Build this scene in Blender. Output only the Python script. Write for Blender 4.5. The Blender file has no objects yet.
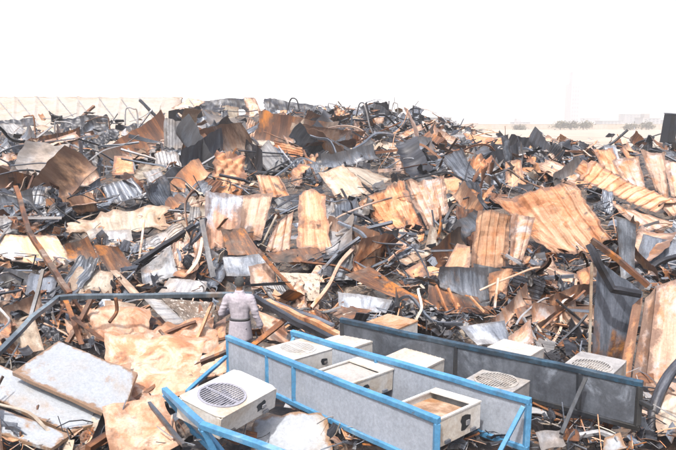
import bpy, math, random
from mathutils import Vector, noise, Matrix

random.seed(7)
sc = bpy.context.scene
C = bpy.data.collections.new("place")
sc.collection.children.link(C)
PI = math.pi

# ------------------------------------------------------------------ camera
F = 700.0            # focal length in photograph pixels (676 wide)
CZ = 4.4             # eye height above the yard
PITCH = math.atan(107.0 / F)
cam_d = bpy.data.cameras.new("camera")
cam_d.sensor_width = 36.0
cam_d.lens = 36.0 * F / 676.0
cam_d.clip_end = 8000
cam_d.clip_start = 0.1
cam = bpy.data.objects.new("camera", cam_d)
cam.location = (0, 0, CZ)
cam.rotation_euler = (PI / 2 - PITCH, 0, 0)
C.objects.link(cam)
sc.camera = cam
FW = Vector((0, math.cos(PITCH), -math.sin(PITCH)))
UP = Vector((0, math.sin(PITCH), math.cos(PITCH)))
RT = Vector((1, 0, 0))
CAM = Vector((0, 0, CZ))


def ray(u, v):
    return FW + RT * ((u - 338.0) / F) + UP * (-(v - 225.0) / F)


def at(u, v, y):
    r = ray(u, v)
    return CAM + r * (y / r.y)


def atz(u, v, z):
    r = ray(u, v)
    return CAM + r * ((z - CZ) / r.z)


def project(p):
    d = p - CAM
    w = d.dot(FW)
    return 338 + F * d.dot(RT) / w, 225 - F * d.dot(UP) / w


# ------------------------------------------------------------------ heap
PROF = [(0, -3.45), (6, -3.48), (8.6, -3.55), (9.8, -3.75), (11.2, -4.22), (12.6, -4.2), (14, -3.85), (16, -3.4), (19, -2.95),
        (23, -2.5), (28, -2.05), (34, -1.55), (40, -1.1), (44, -1.3), (50, -3.0), (56, -5), (90, -5.2)]


def lerp_prof(y):
    for (a, za), (b, zb) in zip(PROF, PROF[1:]):
        if y <= b:
            t = (y - a) / (b - a)
            return za + (zb - za) * t
    return PROF[-1][1]


def sstep(a, b, x):
    t = min(1, max(0, (x - a) / (b - a)))
    return t * t * (3 - 2 * t)


def heap(x, y):
    z = lerp_prof(y)
    s = x / max(y, 1)
    # centre left crest, higher
    m = sstep(-0.27, -0.21, s) * (1 - sstep(0.05, 0.24, s))
    z += m * 1.6 * sstep(34, 43, y) * (1 - sstep(46, 56, y))
    # left: lower behind, so the shed and slabs show
    l = 1 - sstep(-0.30, -0.22, s)
    z += l * 0.45 * sstep(35, 41, y) * (1 - sstep(45, 52, y))
    z -= 0.62 * sstep(0.08, 0.16, s) * sstep(28, 38, y)
    # right front rises a little
    z += 0.35 * sstep(0.18, 0.5, s) * sstep(9, 14, y) * (1 - sstep(30, 40, y))
    k = sstep(12, 18, y) * (1 - sstep(50, 60, y))
    amp = 0.12 + 0.33 * k
    p = Vector((x * 0.45, y * 0.3, 3.1))
    z += amp * (noise.noise(p) + 0.5 * noise.noise(p * 2.3))
    return CZ + z


def hd(u, v, lo=5.0):
    """depth where the line of sight through a photograph pixel meets the heap"""
    r = ray(u, v)
    y = lo
    while y < 70:
        p = CAM + r * (y / r.y)
        if p.z <= heap(p.x, y):
            return y
        y += 0.08 if y < 20 else 0.2
    return 44.0


# ------------------------------------------------------------------ materials
def nodes_of(name):
    m = bpy.data.materials.new(name)
    m.use_nodes = True
    nt = m.node_tree
    b = nt.nodes["Principled BSDF"]
    return m, nt, b


def N(nt, t, **kw):
    n = nt.nodes.new(t)
    for k, v in kw.items():
        setattr(n, k, v)
    return n


def ramp(nt, fac, stops):
    r = N(nt, "ShaderNodeValToRGB")
    el = r.color_ramp.elements
    while len(el) > 1:
        el.remove(el[-1])
    el[0].position, el[0].color = stops[0][0], (*stops[0][1], 1)
    for p, c in stops[1:]:
        e = el.new(p)
        e.color = (*c, 1)
    nt.links.new(fac, r.inputs[0])
    return r.outputs[0]


def coords(nt, space, scale):
    tc = N(nt, "ShaderNodeTexCoord")
    oi = N(nt, "ShaderNodeObjectInfo")
    mul = N(nt, "ShaderNodeMath", operation="MULTIPLY")
    mul.inputs[1].default_value = 57.0
    nt.links.new(oi.outputs["Random"], mul.inputs[0])
    add = N(nt, "ShaderNodeVectorMath", operation="ADD")
    nt.links.new(tc.outputs[space], add.inputs[0])
    nt.links.new(mul.outputs[0], add.inputs[1])
    mp = N(nt, "ShaderNodeMapping")
    mp.inputs["Scale"].default_value = scale
    nt.links.new(add.outputs[0], mp.inputs[0])
    return mp.outputs[0], add.outputs[0], tc, oi


def noise_tex(nt, vec, scale, detail=8, rough=0.6, dist=0.0):
    n = N(nt, "ShaderNodeTexNoise")
    n.inputs["Scale"].default_value = scale
    n.inputs["Detail"].default_value = detail
    n.inputs["Roughness"].default_value = rough
    n.inputs["Distortion"].default_value = dist
    nt.links.new(vec, n.inputs["Vector"])
    return n.outputs["Fac"]


def sheet_mat(name, A, B, mix=(0.48, 0.6), rough=0.65, metal=0.0, space="UV", streak=(5.0, 0.7, 1.0), big=0.9, bump=0.25,
              grad=None, spots=None, var=0.25, k=0.74, sat=1.08, edge=None):
    """A: colour ramp of streaks; B: second ramp of blotches; mixed by large patches; grad: colour ramp B takes over along V"""
    m, nt, b = nodes_of(name)
    st, raw, tc, oi = coords(nt, space, streak)
    s1 = noise_tex(nt, st, 1.6, 12, 0.74, 0.0)
    s2 = noise_tex(nt, raw, 2.4, 10, 0.68, 0.8)
    ca = ramp(nt, s1, A)
    cb = ramp(nt, s2, B)
    p = noise_tex(nt, raw, big, 6, 0.62, 1.2)
    fac = p
    if grad is not None:
        sep = N(nt, "ShaderNodeSeparateXYZ")
        nt.links.new(tc.outputs["UV"], sep.inputs[0])
        mr = N(nt, "ShaderNodeMapRange")
        mr.inputs["From Min"].default_value = grad[0]
        mr.inputs["From Max"].default_value = grad[1]
        mr.inputs["To Min"].default_value = -0.25
        mr.inputs["To Max"].default_value = 0.25
        nt.links.new(sep.outputs["Y"], mr.inputs[0])
        ad = N(nt, "ShaderNodeMath", operation="ADD")
        nt.links.new(p, ad.inputs[0])
        nt.links.new(mr.outputs[0], ad.inputs[1])
        fac = ad.outputs[0]
    f = ramp(nt, fac, [(mix[0], (0, 0, 0)), (mix[1], (1, 1, 1))])
    mx = N(nt, "ShaderNodeMix", data_type="RGBA")
    nt.links.new(f, mx.inputs["Factor"])
    nt.links.new(ca, mx.inputs["A"])
    nt.links.new(cb, mx.inputs["B"])
    out = mx.outputs["Result"]
    if spots is not None:
        s3 = noise_tex(nt, raw, spots[0], 6, 0.7, 0.2)
        f3 = ramp(nt, s3, [(spots[1], (0, 0, 0)), (spots[2], (1, 1, 1))])
        m3 = N(nt, "ShaderNodeMix", data_type="RGBA")
        nt.links.new(f3, m3.inputs["Factor"])
        nt.links.new(out, m3.inputs["A"])
        m3.inputs["B"].default_value = (*spots[3], 1)
        out = m3.outputs["Result"]
    if edge is not None:
        an = N(nt, "ShaderNodeAttribute", attribute_name="edge")
        er = N(nt, "ShaderNodeMapRange")
        er.inputs["From Min"].default_value = 0.0
        er.inputs["From Max"].default_value = edge[0]
        er.inputs["To Min"].default_value = 0.24
        er.inputs["To Max"].default_value = -0.12
        nt.links.new(an.outputs["Fac"], er.inputs[0])
        en = noise_tex(nt, raw, 3.2, 8, 0.7)
        ea = N(nt, "ShaderNodeMath", operation="ADD")
        nt.links.new(er.outputs[0], ea.inputs[0])
        nt.links.new(en, ea.inputs[1])
        ef = ramp(nt, ea.outputs[0], [(0.56, (0, 0, 0)), (0.68, (edge[2],) * 3)])
        em = N(nt, "ShaderNodeMix", data_type="RGBA")
        nt.links.new(ef, em.inputs["Factor"])
        nt.links.new(out, em.inputs["A"])
        em.inputs["B"].default_value = (*edge[1], 1)
        out = em.outputs["Result"]
    gr = noise_tex(nt, raw, 26.0, 4, 0.8)
    gm = N(nt, "ShaderNodeMapRange")
    gm.inputs["From Min"].default_value = 0.3
    gm.inputs["From Max"].default_value = 0.7
    gm.inputs["To Min"].default_value = 0.78
    gm.inputs["To Max"].default_value = 1.18
    nt.links.new(gr, gm.inputs[0])
    gv = N(nt, "ShaderNodeHueSaturation")
    nt.links.new(gm.outputs[0], gv.inputs["Value"])
    nt.links.new(out, gv.inputs["Color"])
    out = gv.outputs[0]
    hv = N(nt, "ShaderNodeHueSaturation")
    mr2 = N(nt, "ShaderNodeMapRange")
    mr2.inputs["To Min"].default_value = (1 - var) * k
    mr2.inputs["To Max"].default_value = (1 + var) * k
    hv.inputs["Saturation"].default_value = sat
    nt.links.new(oi.outputs["Random"], mr2.inputs[0])
    nt.links.new(mr2.outputs[0], hv.inputs["Value"])
    nt.links.new(out, hv.inputs["Color"])
    nt.links.new(hv.outputs[0], b.inputs["Base Color"])
    b.inputs["Roughness"].default_value = rough
    b.inputs["Metallic"].default_value = metal
    b.inputs["Specular IOR Level"].default_value = 0.35
    if bump:
        fb = noise_tex(nt, raw, 9.0, 6, 0.65)
        bp = N(nt, "ShaderNodeBump")
        bp.inputs["Strength"].default_value = bump
        bp.inputs["Distance"].default_value = 0.03
        nt.links.new(fb, bp.inputs["Height"])
        nt.links.new(bp.outputs[0], b.inputs["Normal"])
    return m


def g(a, b=None, c=None):
    return (a, a if b is None else b, a if c is None else c)


M = {}
M["orange"] = sheet_mat("rusted_orange_steel",
    [(0.28, (0.09, 0.040, 0.023)), (0.38, (0.30, 0.132, 0.062)), (0.48, (0.43, 0.225, 0.118)), (0.58, (0.50, 0.305, 0.185)), (0.72, (0.56, 0.43, 0.33))],
    [(0.3, (0.15, 0.06, 0.028)), (0.44, (0.36, 0.128, 0.040)), (0.57, (0.46, 0.215, 0.09)), (0.7, (0.50, 0.38, 0.30))], streak=(6, 0.5, 1), mix=(0.43, 0.54), spots=(1.1, 0.575, 0.66, (0.075, 0.045, 0.036)), var=0.18, sat=0.94, k=0.79, edge=(0.2, (0.12, 0.066, 0.05), 0.75))
M["pink"] = sheet_mat("heat_bleached_rust_steel",
    [(0.28, (0.12, 0.07, 0.052)), (0.38, (0.33, 0.195, 0.135)), (0.5, (0.46, 0.31, 0.225)), (0.66, (0.54, 0.445, 0.375))],
    [(0.3, (0.22, 0.09, 0.045)), (0.44, (0.40, 0.19, 0.09)), (0.6, (0.42, 0.39, 0.39))], streak=(6, 0.5, 1), mix=(0.45, 0.56), spots=(1.1, 0.58, 0.68, (0.085, 0.066, 0.062)), var=0.18, sat=1.0, k=0.79, edge=(0.22, (0.13, 0.075, 0.055), 0.8))
M["rust"] = sheet_mat("dark_rust_steel",
    [(0.3, (0.014, 0.011, 0.010)), (0.45, (0.075, 0.036, 0.024)), (0.58, (0.18, 0.08, 0.04)), (0.72, (0.34, 0.17, 0.085))],
    [(0.35, (0.022, 0.018, 0.017)), (0.55, (0.11, 0.075, 0.058)), (0.68, (0.27, 0.22, 0.19))], spots=(2.0, 0.57, 0.68, (0.38, 0.15, 0.045)))
M["char"] = sheet_mat("charred_steel",
    [(0.3, g(0.007, 0.007, 0.008)), (0.46, g(0.022, 0.023, 0.028)), (0.6, g(0.066, 0.070, 0.083)), (0.75, g(0.16, 0.17, 0.19))],
    [(0.4, g(0.010, 0.009, 0.009)), (0.6, (0.034, 0.024, 0.019)), (0.75, (0.09, 0.055, 0.036))], mix=(0.52, 0.66), rough=0.45, metal=0.15)
M["steel"] = sheet_mat("scorched_blue_grey_steel",
    [(0.28, g(0.028, 0.030, 0.036)), (0.42, (0.085, 0.095, 0.115)), (0.56, (0.18, 0.20, 0.235)), (0.78, (0.33, 0.355, 0.40))],
    [(0.36, g(0.035, 0.033, 0.034)), (0.52, (0.12, 0.115, 0.12)), (0.68, (0.28, 0.17, 0.10))], mix=(0.52, 0.66), rough=0.42, metal=0.25, spots=(1.3, 0.6, 0.72, (0.035, 0.034, 0.038)), edge=(0.2, (0.07, 0.066, 0.068), 0.7))
M["bluebar"] = sheet_mat("weathered_light_blue_steel",
    [(0.28, g(0.03, 0.035, 0.04)), (0.46, (0.075, 0.092, 0.108)), (0.7, (0.15, 0.185, 0.215))],
    [(0.36, g(0.10, 0.12, 0.14)), (0.52, (0.24, 0.3, 0.34)), (0.68, (0.30, 0.20, 0.13))], mix=(0.55, 0.7), rough=0.4, streak=(1, 3, 1))
M["grey"] = sheet_mat("ash_grey_steel",
    [(0.28, g(0.07, 0.07, 0.076)), (0.45, (0.20, 0.20, 0.21)), (0.62, (0.34, 0.34, 0.35)), (0.8, (0.48, 0.475, 0.465))],
    [(0.36, (0.10, 0.08, 0.068)), (0.52, (0.27, 0.23, 0.20)), (0.7, (0.40, 0.34, 0.30))], mix=(0.5, 0.64), rough=0.55, metal=0.1, spots=(1.6, 0.62, 0.74, (0.05, 0.045, 0.045)), edge=(0.2, (0.13, 0.112, 0.10), 0.65))
M["cream"] = sheet_mat("scorched_cream_paint",
    [(0.26, (0.13, 0.095, 0.07)), (0.4, (0.29, 0.24, 0.19)), (0.58, (0.41, 0.37, 0.315)), (0.8, (0.50, 0.47, 0.43))],
    [(0.3, (0.22, 0.13, 0.075)), (0.5, (0.35, 0.25, 0.175)), (0.7, (0.44, 0.38, 0.31))], spots=(2.2, 0.57, 0.72, (0.11, 0.085, 0.07)), edge=(0.22, (0.20, 0.13, 0.09), 0.75), k=0.7)
M["ochre"] = sheet_mat("ochre_stained_board",
    [(0.3, (0.22, 0.085, 0.035)), (0.4, (0.42, 0.18, 0.08)), (0.5, (0.50, 0.30, 0.18)), (0.66, (0.54, 0.45, 0.37))],
    [(0.32, (0.24, 0.085, 0.028)), (0.46, (0.42, 0.165, 0.06)), (0.6, (0.52, 0.41, 0.32))], mix=(0.42, 0.54), streak=(2, 1.2, 1), spots=(1.5, 0.59, 0.69, (0.15, 0.07, 0.035)), edge=(0.14, (0.26, 0.12, 0.055), 0.6), k=0.62, sat=0.9)
M["white"] = sheet_mat("stained_white_enamel",
    [(0.25, (0.36, 0.35, 0.34)), (0.42, (0.43, 0.455, 0.485)), (0.7, (0.46, 0.495, 0.54))],
    [(0.32, (0.36, 0.24, 0.15)), (0.44, (0.42, 0.36, 0.30)), (0.6, (0.45, 0.455, 0.46))], mix=(0.5, 0.7), rough=0.35, streak=(1.2, 0.9, 1), var=0.06, big=0.8,
    spots=(1.6, 0.62, 0.73, (0.38, 0.24, 0.14)), edge=(0.10, (0.30, 0.17, 0.085), 0.85), k=0.50)
M["slat"] = sheet_mat("lilac_grey_plastic",
    [(0.3, (0.20, 0.20, 0.235)), (0.6, (0.30, 0.30, 0.34))], [(0.3, (0.2, 0.195, 0.22)), (0.7, (0.33, 0.33, 0.36))], space="Object", bump=0.05, var=0.05)
M["scorch"] = sheet_mat("scorched_brown_inside",
    [(0.3, (0.10, 0.06, 0.04)), (0.45, (0.26, 0.16, 0.10)), (0.6, (0.42, 0.31, 0.23)), (0.75, (0.52, 0.45, 0.38))],
    [(0.3, (0.14, 0.07, 0.04)), (0.5, (0.34, 0.18, 0.09)), (0.7, (0.46, 0.36, 0.28))], streak=(3, 2, 1))
M["pan"] = sheet_mat("dusty_sunken_top",
    [(0.3, (0.26, 0.245, 0.23)), (0.5, (0.36, 0.34, 0.32)), (0.7, (0.44, 0.42, 0.39))],
    [(0.3, (0.25, 0.19, 0.14)), (0.5, (0.38, 0.34, 0.3)), (0.7, (0.46, 0.44, 0.42))], streak=(1.5, 1, 1))
M["twotone"] = sheet_mat("blue_grey_to_rust_steel",
    [(0.28, (0.07, 0.072, 0.085)), (0.42, (0.22, 0.235, 0.27)), (0.58, (0.36, 0.38, 0.42)), (0.8, (0.50, 0.515, 0.54))],
    [(0.3, (0.14, 0.08, 0.06)), (0.48, (0.34, 0.2, 0.14)), (0.7, (0.45, 0.30, 0.22))], grad=(1.9, 0.2), mix=(0.46, 0.58), rough=0.5, streak=(4.5, 0.6, 1), edge=(0.25, (0.12, 0.085, 0.075), 0.8))
M["burntblue"] = sheet_mat("burnt_blue_sheet_rusting_low",
    [(0.28, (0.02, 0.022, 0.027)), (0.46, (0.075, 0.085, 0.105)), (0.62, (0.15, 0.165, 0.20)), (0.8, (0.27, 0.28, 0.31))],
    [(0.35, (0.02, 0.017, 0.016)), (0.5, (0.10, 0.05, 0.03)), (0.65, (0.40, 0.19, 0.07))], grad=(1.5, 0.1), mix=(0.58, 0.72), rough=0.45, metal=0.15)
M["panelwash"] = sheet_mat("orange_to_grey_wash_sheet",
    [(0.3, (0.38, 0.24, 0.14)), (0.5, (0.55, 0.37, 0.22)), (0.7, (0.6, 0.48, 0.36))],
    [(0.3, (0.24, 0.25, 0.26)), (0.5, (0.42, 0.43, 0.45)), (0.7, (0.55, 0.55, 0.55))], mix=(0.47, 0.6), edge=(0.2, (0.13, 0.09, 0.07), 0.8), k=0.6)
M["speckle"] = sheet_mat("speckled_plaster_board",
    [(0.3, (0.20, 0.14, 0.10)), (0.5, (0.46, 0.40, 0.33)), (0.7, (0.58, 0.54, 0.48))],
    [(0.3, (0.16, 0.11, 0.08)), (0.5, (0.40, 0.33, 0.26)), (0.7, (0.55, 0.5, 0.44))], spots=(11.0, 0.52, 0.6, (0.13, 0.085, 0.06)))
M["mesh"] = sheet_mat("burnt_matted_fibre",
    [(0.3, (0.03, 0.026, 0.024)), (0.5, (0.16, 0.13, 0.11)), (0.7, (0.34, 0.29, 0.25))],
    [(0.3, (0.04, 0.03, 0.026)), (0.5, (0.14, 0.10, 0.075)), (0.7, (0.30, 0.24, 0.2))], streak=(14, 10, 1), bump=0.8, spots=(16, 0.55, 0.6, (0.45, 0.42, 0.39)))
M["blue"] = sheet_mat("sky_blue_frame_paint",
    [(0.28, (0.055, 0.12, 0.18)), (0.44, (0.085, 0.215, 0.36)), (0.72, (0.12, 0.29, 0.47))],
    [(0.3, (0.06, 0.11, 0.16)), (0.5, (0.09, 0.22, 0.36)), (0.66, (0.26, 0.38, 0.47))], space="Object", streak=(3, 3, 3), rough=0.42, var=0.05,
    spots=(5, 0.62, 0.7, (0.12, 0.10, 0.09)), bump=0.15)
M["darkblue"] = sheet_mat("sooted_blue_frame_paint",
    [(0.3, (0.016, 0.022, 0.03)), (0.48, (0.032, 0.055, 0.08)), (0.7, (0.055, 0.14, 0.22))],
    [(0.3, (0.016, 0.02, 0.026)), (0.5, (0.03, 0.042, 0.055)), (0.7, (0.08, 0.12, 0.16))], space="Object", streak=(3, 3, 3), rough=0.45, var=0.05, bump=0.1)
M["galv"] = sheet_mat("dusty_galvanised_panel",
    [(0.2, (0.20, 0.22, 0.25)), (0.45, (0.26, 0.287, 0.33)), (0.8, (0.32, 0.35, 0.40))],
    [(0.25, (0.20, 0.215, 0.24)), (0.5, (0.27, 0.295, 0.335)), (0.75, (0.37, 0.40, 0.44))], space="Object", streak=(7, 7, 0.9), rough=0.5, var=0.04, bump=0.12,
    spots=(5, 0.68, 0.8, (0.2, 0.17, 0.15)))
M["soot"] = sheet_mat("sooty_panel",
    [(0.25, (0.025, 0.028, 0.034)), (0.45, (0.06, 0.067, 0.08)), (0.75, (0.13, 0.145, 0.17))],
    [(0.3, (0.03, 0.032, 0.038)), (0.5, (0.07, 0.078, 0.092)), (0.66, (0.27, 0.30, 0.35))], space="Object", streak=(2.5, 2.5, 1.0), mix=(0.5, 0.62), rough=0.45, var=0.04, bump=0.1)
M["casing"] = sheet_mat("dusty_white_appliance_paint",
    [(0.25, (0.40, 0.36, 0.32)), (0.45, (0.53, 0.51, 0.485)), (0.75, (0.61, 0.60, 0.585))],
    [(0.3, (0.34, 0.26, 0.19)), (0.5, (0.47, 0.42, 0.36)), (0.7, (0.56, 0.54, 0.50))], space="Object", streak=(2, 2, 2), rough=0.45, var=0.06, bump=0.08,
    spots=(6, 0.68, 0.76, (0.36, 0.26, 0.18)))
M["casinggrey"] = sheet_mat("sooty_grey_appliance_paint",
    [(0.25, (0.16, 0.15, 0.15)), (0.45, (0.30, 0.29, 0.285)), (0.75, (0.46, 0.45, 0.44))],
    [(0.3, (0.2, 0.16, 0.13)), (0.5, (0.36, 0.33, 0.3)), (0.7, (0.5, 0.48, 0.46))], space="Object", streak=(2, 2, 2), rough=0.5, var=0.06, bump=0.1)
M["tan"] = sheet_mat("scorched_tan_inside",
    [(0.3, (0.2, 0.12, 0.07)), (0.5, (0.42, 0.29, 0.19)), (0.7, (0.52, 0.41, 0.3))],
    [(0.3, (0.28, 0.15, 0.08)), (0.5, (0.4, 0.27, 0.18)), (0.7, (0.55, 0.45, 0.35))], space="Object")
M["black"] = sheet_mat("soot_black",
    [(0.3, g(0.010, .011, .013)), (0.5, g(0.022, .025, .031)), (0.7, g(0.05, .056, .066))], [(0.3, g(0.012)), (0.6, g(0.03)), (0.8, (0.06, 0.045, 0.035))], space="Object", rough=0.6)
M["plaster"] = sheet_mat("sun_bleached_roof_sheet",
    [(0.25, (0.22, 0.17, 0.13)), (0.42, (0.34, 0.295, 0.25)), (0.75, (0.42, 0.385, 0.345))],
    [(0.3, (0.26, 0.17, 0.11)), (0.5, (0.36, 0.29, 0.225)), (0.7, (0.42, 0.38, 0.335))], space="Object", streak=(0.6, 0.25, 0.25), big=0.12, var=0.05, spots=(0.7, 0.58, 0.68, (0.13, 0.10, 0.08)), edge=(0.25, (0.14, 0.10, 0.08), 0.7))
M["shedroof"] = sheet_mat("bleached_tin_roof",
    [(0.25, (0.22, 0.18, 0.145)), (0.42, (0.325, 0.29, 0.25)), (0.75, (0.39, 0.362, 0.325))],
    [(0.3, (0.26, 0.18, 0.12)), (0.5, (0.335, 0.28, 0.225)), (0.7, (0.385, 0.355, 0.315))], space="Object", streak=(0.6, 0.25, 0.25), big=0.12, var=0.02, edge=(1.2, (0.2, 0.14, 0.10), 0.7))
M["city"] = sheet_mat("pale_city_wall",
    [(0.25, (0.15, 0.155, 0.17)), (0.5, (0.20, 0.20, 0.21)), (0.75, (0.27, 0.265, 0.26))],
    [(0.3, (0.21, 0.17, 0.15)), (0.5, (0.22, 0.205, 0.195)), (0.7, (0.27, 0.26, 0.25))], space="Object", streak=(0.05, 0.05, 0.02), big=0.03, var=0.3, bump=0)
M["cityglass"] = sheet_mat("city_window_glass",
    [(0.3, (0.06, 0.07, 0.08)), (0.7, (0.12, 0.14, 0.16))], [(0.3, (0.06, 0.07, 0.08)), (0.7, (0.12, 0.14, 0.16))], space="Object", rough=0.2, bump=0)
M["leaf"] = sheet_mat("dusty_foliage",
    [(0.3, (0.05, 0.05, 0.025)), (0.5, (0.085, 0.08, 0.045)), (0.7, (0.13, 0.115, 0.07))],
    [(0.3, (0.06, 0.05, 0.03)), (0.6, (0.12, 0.09, 0.06))], space="Object", rough=0.7, bump=0)
M["bark"] = sheet_mat("bark", [(0.3, (0.07, 0.05, 0.035)), (0.7, (0.16, 0.12, 0.09))], [(0.3, (0.08, 0.055, 0.04)), (0.7, (0.15, 0.11, 0.08))], space="Object")
M["yard"] = sheet_mat("dusty_yard_earth",
    [(0.3, (0.20, 0.16, 0.12)), (0.5, (0.32, 0.27, 0.21)), (0.7, (0.42, 0.37, 0.3))],
    [(0.3, (0.22, 0.18, 0.14)), (0.6, (0.36, 0.3, 0.24))], space="Object", streak=(0.05, 0.05, 0.05), big=0.01, bump=0.2)
M["heap"] = sheet_mat("ash_and_char_ground",
    [(0.32, g(0.010, 0.010, 0.011)), (0.46, (0.055, 0.048, 0.046)), (0.57, (0.15, 0.115, 0.09)), (0.7, (0.32, 0.265, 0.215))],
    [(0.35, (0.02, 0.018, 0.018)), (0.5, (0.07, 0.065, 0.065)), (0.6, (0.22, 0.13, 0.08)), (0.72, (0.34, 0.32, 0.31))], space="Object", streak=(2.2, 2.2, 2.2), big=0.5, bump=1.0)
# person
M["suit"] = sheet_mat("pale_lilac_cotton",
    [(0.3, (0.25, 0.228, 0.258)), (0.5, (0.30, 0.277, 0.305)), (0.75, (0.35, 0.325, 0.35))],
    [(0.3, (0.215, 0.2, 0.23)), (0.7, (0.28, 0.265, 0.29))], space="Object", streak=(6, 6, 3), rough=0.9, var=0.0, bump=0.12, k=0.84)
M["skin"] = sheet_mat("brown_skin", [(0.3, (0.20, 0.105, 0.068)), (0.7, (0.29, 0.16, 0.105))], [(0.3, (0.22, 0.12, 0.075)), (0.7, (0.3, 0.17, 0.11))], space="Object", rough=0.55, var=0, bump=0.05)
M["hair"] = sheet_mat("greying_dark_hair", [(0.3, g(0.012)), (0.55, g(0.035)), (0.75, g(0.11))], [(0.3, g(0.015)), (0.7, g(0.08))], space="Object", streak=(40, 40, 12), rough=0.8, var=0, bump=0.6)
M["belt"] = sheet_mat("black_leather", [(0.3, g(0.035, 0.035, 0.04)), (0.7, g(0.07, 0.07, 0.08))], [(0.3, g(0.035)), (0.7, g(0.06))], space="Object", rough=0.4, var=0, bump=0.1)


# ------------------------------------------------------------------ object helpers
def link(name, me, mat=None, parent=None, smooth=False):
    o = bpy.data.objects.new(name, me)
    C.objects.link(o)
    if mat is not None and not me.materials:
        me.materials.append(M[mat] if isinstance(mat, str) else mat)
    if smooth:
        for p in me.polygons:
            p.use_smooth = True
    if parent is not None:
        o.parent = parent
    return o


def tag(o, label, cat, group=None):
    o["label"] = label
    o["category"] = cat
    if group:
        o["group"] = group
    return o


def empty(name, loc, rot=(0, 0, 0), label=None, cat=None, group=None):
    o = bpy.data.objects.new(name, None)
    o.empty_display_size = 0.2
    o.location = loc
    o.rotation_euler = rot
    C.objects.link(o)
    if label:
        tag(o, label, cat, group)
    return o


class MB:
    """collects vertices and faces of ONE mesh"""
    def __init__(s):
        s.v, s.f, s.uv, s.ed = [], [], [], []

    def quadbox(s, c, sx, sy, sz, R=None):
        b = len(s.v)
        for dz in (-1, 1):
            for dy in (-1, 1):
                for dx in (-1, 1):
                    p = Vector((dx * sx / 2, dy * sy / 2, dz * sz / 2))
                    if R is not None:
                        p = R @ p
                    s.v.append(Vector(c) + p)
        for f in ((0, 2, 3, 1), (4, 5, 7, 6), (0, 1, 5, 4), (2, 6, 7, 3), (0, 4, 6, 2), (1, 3, 7, 5)):
            s.f.append([b + i for i in f])

    def mesh(s, name):
        me = bpy.data.meshes.new(name)
        me.from_pydata([tuple(p) for p in s.v], [], s.f)
        if s.uv:
            l = me.uv_layers.new(name="UVMap")
            for lp in me.loops:
                l.data[lp.index].uv = s.uv[lp.vertex_index]
        at_ = me.attributes.new("edge", "FLOAT", "POINT")
        at_.data.foreach_set("value", s.ed if len(s.ed) == len(s.v) else [1.0] * len(s.v))
        me.update()
        return me


SECT = {
    "box": [(-.5, -.5), (.5, -.5), (.5, .5), (-.5, .5)],
    "flat": [(-.5, -.08), (.5, -.08), (.5, .08), (-.5, .08)],
    "plank": [(-.5, -.2), (.5, -.2), (.5, .2), (-.5, .2)],
    "angle": [(-.5, -.5), (.5, -.5), (.5, -.38), (-.38, -.38), (-.38, .5), (-.5, .5)],
    "channel": [(-.5, -.4), (.5, -.4), (.5, .4), (.38, .4), (.38, -.28), (-.38, -.28), (-.38, .4), (-.5, .4)],
    "round": [(.5 * math.cos(a * PI / 4), .5 * math.sin(a * PI / 4)) for a in range(8)],
}


def smooth_line(pts, n=5):
    if len(pts) < 3:
        return pts
    out = []
    P = [pts[0] * 2 - pts[1]] + pts + [pts[-1] * 2 - pts[-2]]
    for i in range(1, len(P) - 2):
        a, b, c, d = P[i - 1], P[i], P[i + 1], P[i + 2]
        for k in range(n):
            t = k / n
            out.append(0.5 * ((2 * b) + (c - a) * t + (2 * a - 5 * b + 4 * c - d) * t * t + (3 * b - a - 3 * c + d) * t ** 3))
    out.append(P[-2])
    return out


def sweep(mb, pts, sect, w, twist=0.0, dents=0.0, seed=0.0):
    """sweep a section along a polyline into mb"""
    sec = SECT[sect]
    n = len(sec)
    up = Vector((0.13, -0.3, 1)).normalized()
    base = len(mb.v)
    t_prev = (pts[1] - pts[0]).normalized()
    if abs(t_prev.dot(up)) > 0.9:
        up = Vector((0.2, -1, 0.1)).normalized()
    a = t_prev.cross(up).normalized()
    L = 0.0
    for i, p in enumerate(pts):
        t = (pts[min(i + 1, len(pts) - 1)] - pts[max(i - 1, 0)]).normalized()
        a = (a - t * a.dot(t)).normalized()
        b = t.cross(a)
        if i:
            L += (p - pts[i - 1]).length
        ang = twist * i / max(1, len(pts) - 1)
        ca, sa = math.cos(ang), math.sin(ang)
        for k, (x, y) in enumerate(sec):
            xx, yy = x * ca - y * sa, x * sa + y * ca
            q = p + a * (xx * w) + b * (yy * w)
            if dents:
                q += Vector((noise.noise(q * 1.7 + Vector((seed, 0, 0))), noise.noise(q * 1.7 + Vector((0, seed, 9))), noise.noise(q * 1.7 + Vector((5, 0, seed))))) * dents
            mb.v.append(q)
            mb.uv.append((k * w * 0.6, L))
    for i in range(len(pts) - 1):
        for k in range(n):
            k2 = (k + 1) % n
            mb.f.append([base + i * n + k, base + i * n + k2, base + (i + 1) * n + k2, base + (i + 1) * n + k])
    mb.f.append([base + k for k in range(n)][::-1])
    mb.f.append([base + (len(pts) - 1) * n + k for k in range(n)])


def subdiv(pts, k):
    out = []
    for a, b in zip(pts, pts[1:]):
        for i in range(k):
            out.append(a.lerp(b, i / k))
    out.append(pts[-1])
    return out


def rib(f):
    d = abs((f % 1.0) - 0.5)
    if d < 0.07:
        return 1.0
    if d < 0.13:
        return 1 - (d - 0.07) / 0.06
    return 0.0


def wave(f):
    return 0.5 + 0.5 * math.sin(f * 2 * PI)


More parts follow.
